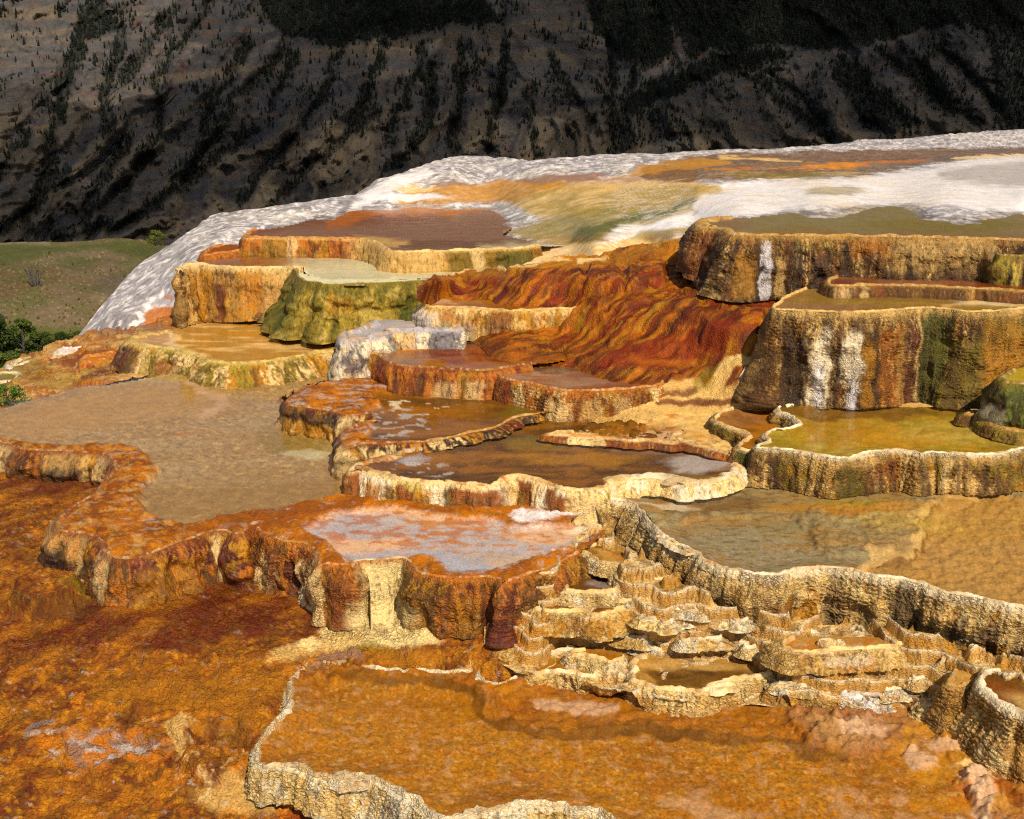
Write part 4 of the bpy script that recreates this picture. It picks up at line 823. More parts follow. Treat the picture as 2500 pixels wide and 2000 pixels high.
terrace('dark brown pool behind a thick cream wall with rust patches', 3.3, P2_rim, B3(420, 1150, 330, 1100, 200, 1060, 0, 990) + B2(1800, 930, 1500, 880, 1200, 900, 1000, 960, 850, 1000, 650, 1050), [(840, .3), (1250, .3), (1500, .27), (1560, .12), (1800, .1)],
        seep=0, pal=('cream', 'offwhite', 'cream', 'lemon'), wops=[(840, 882, .0, 1, 'rustb', .98), (900, 935, .2, 1, 'orange', .7), (945, 962, .15, 1, 'brown', .85), (968, 1010, .2, 1, 'rustb', .98), (1012, 1050, .15, 1, 'ochre', .85), (1000, 1045, .3, 1, 'brown', .5), (925, 935, .3, 1, 'dark', .5), (1090, 1228, .12, 1, 'rustb', .98), (1100, 1225, .35, 1, 'brown', .7, -.1), (1090, 1105, .1, 1, 'moss', .7), (1262, 1304, .05, 1, 'rustb', .98), (1266, 1285, .3, 1, 'olive', .6), (1338, 1386, .1, 1, 'rustb', .98), (900, 945, .15, .8, 'ochre', .4)],
        rimw=[(840, .1), (920, .14), (1060, .07), (1300, .1), (1450, .05), (1520, .16), (1650, .16), (1800, .1)], lip=.016, rimcol='cream', rops=[('p', NN(835, 1150, 920, 1110, 1010, 1090, 930, 1130, 880, 1190, 835, 1190), 'rust', .9, 6), ('p', NN(990, 1080, 1080, 1070, 1060, 1110, 960, 1120), 'grey', .7, 6), ('e', 1240, 1170, 14, 10, 'orange', .9), ('e', 1370, 1188, 30, 4, 'orange', .8), ('n', 6, .28, .12, 'orange', .8), ('p', NN(1540, 1140, 1850, 1140, 1850, 1200, 1540, 1200), 'offwhite', .8, 8), ('e', 1782, 1142, 20, 5, 'bright', .9)], bed='brown',
        bops=[('n', 2.2, .05, .3, 'amber', .55, None, (.5, 1.5)), ('n', 5, .25, .2, 'dark', .5), ('e', 1400, 1110, 180, 14, 'ochre', .5), ('e', 1620, 1090, 120, 12, 'mauve', .6), ('e', 1710, 1120, 75, 24, 'bluegrey', .9, .3), ('e', 1680, 1160, 70, 14, 'bed2', .7), ('n', 7, .25, .05, 'bluegrey', .9, (1040, 1140, 90, 22), (.8, 1.2)), ('e', 1300, 1070, 90, 16, 'olive', .5), ('l', NN(1100, 1062, 1180, 1045, 1260, 1030), 9, 'tan', .6), ('e', 1010, 1115, 40, 10, 'grey', .7), ('e', 1180, 1050, 60, 12, 'dark', .3), ('p', B3(-50, 960, 150, 980, 330, 1090, 430, 1150, 470, 1180, 300, 1080, 100, 1030, -50, 1010), 'tan', .8, 5)],
        bumps=[(B2(1265, 1003, 1350, 985, 1500, 960, 1700, 930, 1900, 930, 2100, 940, 2250, 1000, 2400, 1100, 2300, 1060, 2156, 1020, 2050, 1065, 1950, 1045, 1850, 1050, 1700, 1035, 1550, 1025, 1400, 1020), .06, 4)],
        flare=.06, colamp=.02, colfreq=4, scal=.008, net=.35, lumps=.03, rnd=.02, step=2.6, wet=.4, depth=.04)
tongue = [('n', 4, .05, .2, 'orange', .9), ('n', 8, .2, .15, 'rust', .7), ('p', B2(1700, 935, 2300, 850, 2500, 900, 2156, 1010, 1950, 960), 'sand', .75, 6)]
terrace('orange and white crust tongue reaching into the dark brown pool', 3.262, B2(1420, 978, 1330, 990, 1268, 1006, 1320, 1018, 1420, 1024, 1550, 1032, 1700, 1042, 1800, 1054, 1870, 1048, 1960, 1058, 2030, 1066, 2060, 1050, 2040, 1020, 2090, 990) + B3(60, 1010, 130, 1040, 250, 1080, 380, 1110, 450, 1135, 480, 1110), B3(470, 1080, 320, 930, 340, 860, 400, 845, 200, 850, 0, 885) + B2(1800, 905, 1650, 945), .05, pal=('orange', 'rust', 'cream'), rimw=.06, rimcol='cream', rops=[('n', 6, .1, .15, 'orange', .7)], bed='sand', bops=tongue + [('n', 6, .1, .2, 'cream', .5), ('e', 1560, 1050, 120, 18, 'rust', .6), ('e', 1590, 1058, 50, 8, 'pink', .7), ('e', 1720, 1060, 60, 10, 'tan', .5)], water=False, lip=.012, scal=.006, net=.2, step=2.6, bnoise=.02)

# ---- silver-pink pool with the cream spill
Q_rim = F3(60, 330, 160, 390, 280, 440, 400, 460, 480, 470, 560, 520, 600, 570, 590, 640, 640, 665, 700, 650, 780, 660, 880, 668, 970, 670, 985, 640, 1000, 615, 1080, 612, 1200, 612, 1300, 606, 1360, 600, 1400, 640, 1440, 690, 1500, 730, 1580, 750, 1680, 770, 1780, 775, 1900, 772, 2000, 770, 2156, 775) + F4(60, 560, 140, 540, 200, 500, 300, 470, 420, 430, 520, 400, 640, 340, 740, 290, 800, 260)
terrace('silver-pink sheet of water spilling over a cream apron between rust blocks', 3.485, Q_rim, F4(900, 200, 1000, 110, 1000, 60, 700, 0) + B2(1500, 1470, 1300, 1470, 1150, 1430, 700, 1440, 330, 1380, 100, 1370) + F3(700, 60, 350, 150), [(600, .45), (770, .46), (1100, .42), (1250, .4), (1420, .3)],
        pal=('rust', 'ochre', 'brown', 'orange', 'deep', 'rust'), wops=[(640, 668, .3, .9, 'cream', .7), (660, 690, .1, 1, 'deep', .5), (735, 754, .2, 1, 'cream', .75), (738, 750, .6, 1, 'offwhite', .7), (760, 786, .0, 1, 'cream', .85), (790, 860, .1, 1, 'rust', .6), (873, 985, 0, 1, 'lcream', .97), (845, 1025, .55, 1, 'lcream', .95), (988, 1004, .1, 1, 'olive', .5), (1000, 1060, .2, 1, 'brown', .35), (1100, 1180, .3, 1, 'ochre', .5), (1190, 1250, .2, 1, 'deep', .6), (1085, 1110, .1, .6, 'deep', .5)],
        rimw=.04, rimcol='orange', lip=.008, rops=[('p', F3(850, 590, 1340, 590, 1340, 630, 850, 640), 'offwhite', .9, 4), ('n', 6, .1, .2, 'rust', .6)], bed='peach', wpoly=F3(500, 330, 620, 270, 800, 190, 1050, 150, 1400, 150, 1600, 190, 1900, 230, 2156, 240) + F4(150, 20, 500, 0, 800, 20, 1000, 60, 900, 120, 750, 200, 600, 230, 450, 270, 330, 330, 180, 380, 0, 420) + F3(2000, 700, 1800, 715, 1700, 640, 1640, 580, 1340, 575, 1300, 600, 1100, 605, 870, 600, 800, 540, 700, 440, 600, 400),
        bops=[('n', 2.2, -.1, .3, 'silver', .8, None, (.6, 1.4)), ('n', 7, .08, .12, 'orange', .75, (1000, 1280, 260, 60), (.8, 1.2)), ('n', 12, .2, .1, 'bright', .75, (1150, 1310, 260, 60), (.8, 1.2)), ('p', F3(860, 600, 800, 540, 1100, 500, 1600, 520, 2156, 600, 2156, 720, 1800, 715, 1700, 640, 1640, 575, 1340, 575), 'silver', .95, 12), ('e', 1330, 1270, 130, 18, 'white', .75), ('e', 1430, 1290, 60, 16, 'offwhite', .7), ('e', 1380, 1287, 40, 5, 'orange', .6), ('e', 1240, 1360, 110, 12, 'bluegrey', .6)],  # silver and bluegrey paint the sky's sheen into the bed colour
        ledge='orange', lops=[('n', 2.5, .0, .25, 'rust', .75), ('n', 8, .2, .2, 'amber', .6), ('p', F3(0, 200, 500, 90, 1100, 60, 1100, 140, 500, 250, 0, 330), 'rust', .7, 8), ('l', B2(1150, 1490, 1300, 1480, 1560, 1470), 16, 'white', .85), ('n', 12, .42, .1, 'bluegrey', .5)],
        flare=[(600, .05), (770, .03), (862, .03), (905, .22), (960, .22), (995, .03), (1100, .02), (1300, .06), (1420, .2)], colamp=.05, colfreq=3, scal=.010, net=.75, lumps=.05, rnd=.03, step=2.6, wet=.6, depth=.012, bnoise=.003, watm=M_SHEEN)

# ---- wide olive-tan pool with the long tiered wall
G_rim = B2(1560, 1412, 1610, 1400, 1660, 1394, 1730, 1400, 1790, 1425, 1830, 1470, 1870, 1520, 1920, 1580, 1980, 1625, 2050, 1665, 2120, 1705) + D3(0, 62, 50, 108, 110, 124, 175, 135, 220, 170, 260, 210, 310, 238, 400, 262, 480, 275, 560, 290, 640, 300, 720, 300, 800, 285, 880, 272, 960, 262, 1040, 256, 1100, 265, 1180, 285, 1260, 302, 1340, 315, 1420, 325, 1500, 340, 1560, 352, 1620, 380, 1700, 400, 1780, 415, 1900, 442, 2050, 472, 2156, 497, 2420, 560)
terrace('wide olive-tan pool held by a long tiered wall of tiny scallops', 3.4, G_rim, B3(2600, 1290, 2420, 1230, 2156, 1250, 1500, 1290, 1100, 1290, 700, 1250, 560, 1190, 480, 1230, 400, 1270, 250, 1285, 150, 1280) + B2(2000, 1240, 1900, 1225, 1780, 1230, 1700, 1270), [(1440, .4), (1500, .6), (1560, .7), (1620, .74), (1800, .76), (2650, .76)],
        pal=('sand', 'cream', 'tan', 'cream', 'sand', 'cream', 'ochre'), palscale=(3.2, 1.2), seep=.5, wops=[(1700, 1735, .1, .6, 'rust', .5), (1740, 1765, .1, .65, 'black', .55), (1700, 1780, .2, .6, 'brown', .35), (1895, 1925, .25, .5, 'rust', .8), (2025, 2065, .0, .3, 'dark', .5), (2030, 2050, .3, .6, 'black', .5), (2100, 2130, .15, .6, 'black', .6), (2180, 2250, .1, .55, 'black', .7), (2340, 2365, .15, .6, 'black', .7), (2390, 2450, .2, .6, 'dark', .6), (1600, 1700, .1, .5, 'ochre', .4), (2020, 2040, .2, .5, 'cream', .4), (2260, 2330, .2, .6, 'sand', .4), (1460, 1560, .2, .9, 'tan', .5)],
        rimw=[(1440, .035), (1700, .045), (2600, .045)], lip=.010, rimcol='offwhite', rops=[('n', 7, .2, .2, 'sand', .7), ('e', 1700, 1382, 25, 8, 'orange', .8), ('e', 1565, 1306, 14, 6, 'ochre', .8)], bed='olbed',
        bops=[('n', 2.4, .0, .3, 'bed', .6, None, (.6, 1.5)), ('n', 16, .22, .2, 'brown', .6, None, (.6, 1.6)), ('n', 22, .3, .15, 'grey', .45, (1800, 1340, 220, 60)), ('p', NN(2386,1191,2328,1203,2290,1225,2247,1249,2250,1272,2259,1290,2235,1325,2201,1354,2160,1345,2137,1342,2120,1358,2108,1377,2102,1402) + D3(1300, 330, 2600, 600) + B3(2600, 1320), 'tan', .85, 5), ('l', NN(2380,1188,2320,1200,2238,1246,2248,1290,2225,1322,2195,1348,2137,1336,2098,1377), 11, 'sand', .55), ('l', NN(2300,1222,2256,1250,2266,1290,2240,1330,2204,1360,2140,1350), 5, 'brown', .6), ('e', 2080, 1230, 200, 16, 'ochre', .6), ('e', 2100, 1215, 90, 12, 'yellow', .6), ('e', 1720, 1215, 140, 20, 'brown', .6), ('n', 4, .1, .2, 'tan', .6, (1620, 1240, 110, 30)), ('l', B3(0, 1500, 120, 1450, 320, 1440), 8, 'brown', .4), ('l', B3(820, 1460, 900, 1560, 1000, 1640), 7, 'brown', .4), ('p', B3(1050, 1450, 1200, 1390, 1320, 1420, 1250, 1480), 'amber', .4, 8), ('e', 2200, 1265, 140, 20, 'lemon', .35), ('e', 1620, 1225, 70, 8, 'offwhite', .5)],  # brown line along the underwater step paints its shaded edge
        bumps=[(B3(-100, 1480, 120, 1440, 400, 1440, 800, 1450, 1000, 1400, 1900, 1330, 1720, 1390, 1660, 1460, 1590, 1560, 1400, 1640, 1280, 1680, 1000, 1700, 900, 1560, 800, 1460, 300, 1460, 0, 1540), .03, 6), (NN(2386,1191,2328,1203,2290,1225,2247,1249,2250,1272,2259,1290,2235,1325,2201,1354,2160,1345,2137,1342,2120,1358,2108,1377,2102,1402) + D3(1300, 330, 2600, 600) + B3(2600, 1320), -.03, 5)],
        fexp=[(1500, 1.2), (1640, 1.8), (1850, 4), (2600, 4)], flare=[(1440, .3), (1500, .45), (1600, .5), (1700, .35), (1850, .3), (2600, .3)], colamp=.05, colfreq=2.6, scal=.013, net=1.0, lumps=.10, rnd=.01, step=2.6, wet=.4, depth=.05, bnoise=.006, cell=40, wig=.02)

# ---- the nest of small basins on its foot
nest_ctrl = [(1414, 1335, 3.53), (1450, 1300, 3.5), (1530, 1385, 3.55), (1600, 1410, 3.57), (1372, 1439, 3.66), (1505, 1443, 3.64), (1585, 1465, 3.64), (1301, 1489, 3.74), (1426, 1505, 3.74), (1551, 1485, 3.71), (1660, 1480, 3.66), (1263, 1530, 3.83), (1209, 1590, 3.95), (1320, 1570, 3.87), (1450, 1560, 3.85), (1600, 1540, 3.79), (1750, 1520, 3.72),
             (1290, 1645, 4.02), (1443, 1672, 4.05), (1560, 1705, 4.06), (1660, 1740, 4.1), (1900, 1715, 4.07), (1900, 1580, 3.83), (2017, 1600, 3.83), (2200, 1590, 3.79), (2100, 1650, 3.91), (2050, 1705, 4.03), (2250, 1715, 4.04), (2300, 1640, 3.87), (2350, 1700, 3.92), (2400, 1790, 4.03), (2300, 1760, 4.1), (1850, 1480, 3.66), (2000, 1480, 3.62), (2200, 1500, 3.6), (2400, 1560, 3.66), (2400, 1650, 3.8), (1600, 1650, 4.06), (1700, 1650, 4.06), (1800, 1640, 4.06), (1600, 1600, 4.0), (1780, 1595, 3.98), (1380, 1605, 4.1), (1440, 1620, 4.1), (1400, 1465, 3.84), (1480, 1465, 3.83), (2000, 1565, 3.87), (2100, 1560, 3.87), (1430, 1420, 3.74), (1480, 1340, 3.58), (1490, 1585, 4.0)]
tag(sheet('terrain', NN(1180, 1560, 1230, 1530, 1280, 1470, 1350, 1410, 1400, 1330, 1450, 1290, 1520, 1350, 1600, 1390, 1750, 1490, 1850, 1520, 2000, 1530, 2150, 1540, 2260, 1570, 2360, 1600, 2520, 1640), NN(1180, 1600, 1215, 1620, 1260, 1660, 1330, 1680, 1450, 1695, 1540, 1720, 1700, 1760, 1900, 1740, 2040, 1735, 2230, 1745, 2330, 1790, 2400, 1850, 2520, 1900), 1182, 2518, nest_ctrl, 'cream',
    [('n', 3, .1, .25, 'tan', .5), ('n', 5, .25, .2, 'ochre', .6), ('n', 9, .25, .15, 'brown', .6), ('e', 1260, 1560, 70, 60, 'orange', .7), ('e', 1350, 1560, 60, 40, 'bright', .4), ('e', 2200, 1640, 60, 20, 'olive', .4), ('e', 2150, 1640, 40, 16, 'orange', .5), ('e', 1700, 1560, 120, 30, 'cream', .4)],
    M_WALL, 2.2, 200, .012, 4, .45, .3, None, seed=71, lobes=.9, tier=(.085, 1.0, .075, 'offwhite', 'ochre', .8, None)), kind='structure')
sm = dict(flare=.05, colamp=.012, colfreq=6, scal=.012, net=.9, lumps=.02, rnd=.005, step=2.4, wet=.35, cell=40, wig=.022, seep=.4, seepc='ochre')
tan3 = ('sand', 'cream', 'offwhite', 'cream')
terrace('uppermost tiny basin in the nest, thin zigzag cream edge beside the silver-pink pool', 3.52, F4(900, 165, 840, 180, 780, 210, 775, 245, 840, 275, 900, 310, 980, 352, 1060, 362, 1130, 388, 1210, 392, 1290, 375), F4(1400, 330, 1300, 230, 1180, 170, 1050, 145), .07, pal=tan3, rimw=.03, rimcol='cream', bed='tan', bops=[('n', 6, .1, .2, 'brown', .6), ('e', 1470, 1328, 35, 9, 'dark', .75), ('e', 1510, 1350, 30, 10, 'orange', .4)], water=False, **sm)
terrace('short cream scalloped step in the middle of the basin nest', 3.57, F4(1040, 440, 1090, 470, 1120, 498, 1200, 512, 1320, 514, 1420, 505, 1520, 490, 1600, 470), F4(1650, 420, 1400, 380, 1150, 400), .13, pal=tan3, rimw=.04, rimcol='cream', bed='tan', bops=[('n', 6, .1, .2, 'brown', .5), ('n', 9, .3, .1, 'bluegrey', .6)], water=False, **sm)
terrace('small shaded basin with a curled cream rim, second down in the nest', 3.62, F4(760, 440, 680, 475, 635, 520, 615, 568, 640, 588, 720, 598, 850, 606, 960, 612, 1060, 600, 1120, 570), F4(1140, 520, 1000, 470, 880, 450), .12, pal=tan3, rimw=.05, rimcol='cream', bed='brown', bops=[('e', 1430, 1420, 30, 16, 'brown', .6), ('e', 1470, 1425, 30, 10, 'grey', .4), ('n', 9, .2, .15, 'tan', .5)], **sm)
terrace('narrow tan step with a wavy rim right of the curled basin', 3.66, F4(1000, 600, 1020, 636, 1080, 668, 1170, 684, 1270, 672, 1350, 655, 1385, 650), F4(1400, 580, 1250, 560, 1120, 560), .12, pal=tan3, rimw=.035, rimcol='cream', bed='tan', bops=[('n', 6, .1, .2, 'ochre', .6)], water=False, **sm)
terrace('broad brown-bedded basin with gold scalloped wall, largest in the upper nest', 3.70, F4(560, 600, 450, 660, 400, 705, 368, 750, 420, 768, 520, 778, 620, 782, 720, 776, 800, 772, 850, 800, 900, 812, 980, 800, 1080, 776, 1180, 740, 1260, 700), F4(1290, 660, 1100, 640, 950, 615, 700, 600), [(1290, .12), (1560, .14)],
        pal=('cream', 'sand', 'ochre', 'cream', 'tan'), rimw=[(1300, .07), (1560, .05)], rimcol='cream', rops=[('n', 5, .1, .2, 'sand', .6)], bed='amber', bops=[('e', 1400, 1468, 80, 12, 'brown', .75), ('e', 1480, 1478, 50, 10, 'brown', .6), ('n', 9, .2, .2, 'dark', .4)], wops=[(1300, 1550, .25, .6, 'ochre', .4), (1380, 1420, .3, .7, 'rust', .5), (1300, 1360, 0, 1, 'tan', .3)], **dict(sm, flare=.1, lumps=.03, fexp=1.1))
terrace('yellow-orange rounded bump with a cream nose left of the nest', 3.91, F4(260, 985, 180, 1000, 90, 1020, 35, 1065, 25, 1100, 70, 1125, 160, 1130, 260, 1120), F4(330, 1060, 320, 990), .12, pal=('cream', 'sand', 'orange'), rimw=.05, rimcol='sand', rops=[('p', NN(1225, 1540, 1300, 1540, 1300, 1600, 1225, 1600), 'orange', .8, 6)], bed='bright', water=False, **dict(sm, rnd=.04))
terrace('thin-edged amber basin wedged behind the oval basin', 3.92, F4(800, 1085, 720, 1105, 680, 1130, 700, 1150, 780, 1160, 880, 1176, 960, 1200, 1040, 1215, 1120, 1200, 1180, 1170), F4(1180, 1120, 1050, 1080, 900, 1068), .1, pal=tan3, rimw=.045, rimcol='cream', bed='amber', bops=[('e', 1490, 1588, 60, 9, 'tan', .5)], wops=[(1470, 1530, .2, 1, 'cream', .7)], **sm)
terrace('oval amber basin with a white scalloped rim at the back of the front pool', 3.99, F4(400, 1120, 320, 1165, 262, 1215, 255, 1255, 300, 1300, 380, 1322, 460, 1318, 560, 1306, 640, 1308, 720, 1325, 800, 1345, 880, 1345, 950, 1310, 1000, 1270), F4(990, 1210, 880, 1170, 720, 1150, 640, 1080, 520, 1070), .17, pal=('offwhite', 'cream', 'sand', 'cream'), rimw=.06, rimcol='cream', rops=[('n', 9, .1, .2, 'offwhite', .6)], bed='amber', bops=[('e', 1390, 1612, 70, 12, 'brown', .4), ('e', 1420, 1598, 40, 8, 'deep', .4), ('n', 9, .1, .2, 'ochre', .5)], **sm)
terrace('long boat-shaped basin with brown hollow and bright scalloped wall', 3.95, F4(1330, 1130, 1240, 1165, 1205, 1200, 1200, 1260, 1195, 1310, 1215, 1365, 1290, 1410, 1400, 1440, 1550, 1462, 1700, 1478, 1850, 1476, 1950, 1455, 2040, 1430, 2156, 1415) + D3(360, 955, 440, 925, 520, 905, 600, 900, 660, 880, 700, 850), D3(690, 790, 500, 770, 300, 760, 100, 745) + F4(1700, 1080, 1500, 1085), .2, pal=('offwhite', 'cream', 'sand', 'cream'), rimw=.06, rimcol='cream', rops=[('n', 9, .1, .2, 'offwhite', .6)], bed='tan',
        bops=[('p', D3(-100, 860, 100, 830, 400, 840, 640, 840, 560, 890, 400, 930, 200, 960, 0, 950), 'brown', .85, 8), ('n', 7, .15, .2, 'dark', .5, (1660, 1650, 150, 30)), ('e', 1680, 1620, 130, 12, 'sand', .4)], **dict(sm, flare=.07))
terrace('small orange-bedded basin below the bright bulge of the tiered wall', 3.75, D3(790, 655, 725, 690, 735, 722, 800, 745, 900, 752, 1000, 752, 1100, 742, 1200, 735, 1300, 730, 1400, 722, 1470, 700), D3(1460, 655, 1250, 638, 1000, 632), [(1890, .10), (2250, .10)], pal=('cream', 'sand', 'tan', 'cream'), rimw=.05, rimcol='cream', bed='tan', bops=[('n', 4, .0, .2, 'orange', .6), ('n', 12, .35, .1, 'bluegrey', .5)], wops=[(2040, 2130, .3, 1, 'orange', .45), (2010, 2120, .2, .7, 'offwhite', .5)], **dict(sm, flare=.1, lumps=.04, fexp=1.0))
terrace('bright white stepped ledge at the back shore of the front pool', 3.99, D3(1110, 960, 1080, 985, 1090, 1002, 1150, 1008, 1250, 1012, 1350, 1005, 1440, 985, 1500, 960), D3(1500, 910, 1350, 890, 1200, 920), .15, pal=('white', 'offwhite', 'cream'), rimw=.07, rimcol='white', bed='tan', bops=[('n', 4, .1, .2, 'amber', .5)], water=False, **dict(sm, flare=.07))
terrace('low cream bar left of the white stepped ledge', 3.98, D3(690, 930, 660, 955, 700, 970, 800, 975, 900, 985, 1000, 990, 1040, 970), D3(1030, 920, 880, 900), .1, pal=('cream', 'tan', 'cream'), rimw=.05, rimcol='cream', bed='tan', water=False, **sm)
terrace('cream shard-rimmed patch right of the white stepped ledge', 4.0, D3(1560, 1030, 1560, 1050, 1600, 1070, 1650, 1075, 1700, 1050), D3(1690, 1000, 1620, 1000), .08, pal=('cream', 'sand'), rimw=.05, rimcol='cream', bed='tan', water=False, **sm)
terrace('dark-bottomed basin with a tall scalloped wall beside the front pool', 3.72, D3(1990, 840, 1920, 850, 1885, 880, 1870, 930, 1900, 975, 1960, 1010, 2000, 1060, 2060, 1100, 2156, 1130, 2420, 1190), D3(2420, 860, 2156, 830), .42, pal=('cream', 'sand', 'tan', 'cream', 'brown'), rimw=.07, rimcol='offwhite', bed='brown', bops=[('e', 2440, 1690, 40, 30, 'rust', .6), ('e', 2560, 1690, 100, 30, 'sand', .6), ('e', 2480, 1720, 30, 20, 'dark', .5)], **dict(sm, flare=.14, lumps=.05))
terrace('grey-green scalloped knob beside the dark-bottomed basin', 3.78, D3(1740, 850, 1705, 880, 1700, 930, 1740, 950, 1800, 950, 1860, 930), D3(1880, 860, 1800, 840), .45, pal=('tan', 'cream', 'brown', 'olive'), rimw=.05, rimcol='tan', bed='tan', water=False, **dict(sm, flare=.14, lumps=.05))

# ---- front pool
A_rim = F4(250, 1330) + D2(1000, 932, 915, 905, 890, 862, 800, 858, 700, 862, 560, 850, 400, 855, 290, 840, 200, 815) + D1(2080, 808, 1900, 810, 1800, 820, 1740, 845, 1705, 895, 1670, 955, 1652, 990, 1668, 1030, 1672, 1070, 1625, 1120, 1590, 1165, 1540, 1205, 1512, 1250, 1495, 1310, 1480, 1360, 1490, 1410, 1560, 1430, 1640, 1430, 1720, 1432, 1770, 1455, 1820, 1480, 1880, 1500, 1950, 1508, 2040, 1500, 2120, 1510) + D2(40, 1502, 140, 1490, 240, 1502, 310, 1525, 370, 1565, 430, 1605, 520, 1625, 545, 1670, 570, 1720, 680, 1745, 780, 1728, 880, 1698, 980, 1680, 1080, 1668, 1200, 1660, 1320, 1660, 1440, 1680, 1560, 1690, 1640, 1740, 1760, 1800, 2000, 1900, 2400, 1990)
A_back = [(2760, 2150), (2760, 1700)] + D3(2200, 1150, 1900, 1060, 1700, 1040, 1400, 960, 1000, 940, 800, 910, 400, 900) + F4(1500, 1420, 1100, 1300, 600, 1270, 300, 1300)
shore = D3(900, 1290, 1080, 1250, 1200, 1300, 1400, 1280, 1700, 1300, 1780, 1400, 1850, 1600, 1950, 1725, 2700, 2000, 2700, 1000, 1900, 1000, 1200, 960, 700, 1000, 800, 1150)
shelf = D2(0, 905, 200, 880, 450, 900, 700, 900, 850, 960, 950, 1060, 1050, 1130, 1200, 1170, 1450, 1190, 1800, 1150, 2156, 1195) + D3(200, 1195, 450, 1200, 650, 1210, 800, 1270, 950, 1310, 1150, 1300, 1300, 1320, 1300, 900, 400, 860) + D2(1500, 800, 1000, 840, 400, 820, 0, 820)
nest_tps = TPS(nest_ctrl)
for cx, cy, w_, d_ in ((1620, 1500, 58, 15), (1705, 1545, 66, 15), (1612, 1572, 48, 12), (1770, 1592, 54, 12), (1690, 1478, 46, 11), (1850, 1570, 46, 11), (1556, 1545, 42, 11), (2262, 1640, 56, 13), (2336, 1604, 46, 11), (1962, 1662, 54, 12), (2180, 1672, 36, 10), (2290, 1700, 48, 11), (1352, 1580, 48, 11), (1800, 1500, 60, 12), (1950, 1545, 40, 9)):
    hb = float(nest_tps(np.array([cx]), np.array([cy + d_]))[0]) - .012
    d_ *= 1.35; a_ = np.linspace(math.pi * 1.2, -math.pi * .2, 11)
    jit = [1 + .22 * math.sin(cx * .7 + k * 2.1) for k in range(11)]
    rim_ = [(cx + w_ * math.cos(t) * j, cy + d_ * math.sin(t) * j) for t, j in zip(a_, jit)]
    o = terrace('small cream scalloped basin on the tiered foot of the long wall', hb, rim_, [(cx + w_ * .5, cy - d_ * .9), (cx, cy - d_), (cx - w_ * .5, cy - d_ * .9)], .05, pal=('cream', 'offwhite', 'sand', 'cream'), rimw=.035, rimcol='offwhite', bed='tan', bops=[('n', 6, .0, .2, 'ochre', .6), ('n', 9, .1, .2, 'brown', .6)], water=False, **sm)
    o['group'] = 'small basins on the tiered foot of the wall'
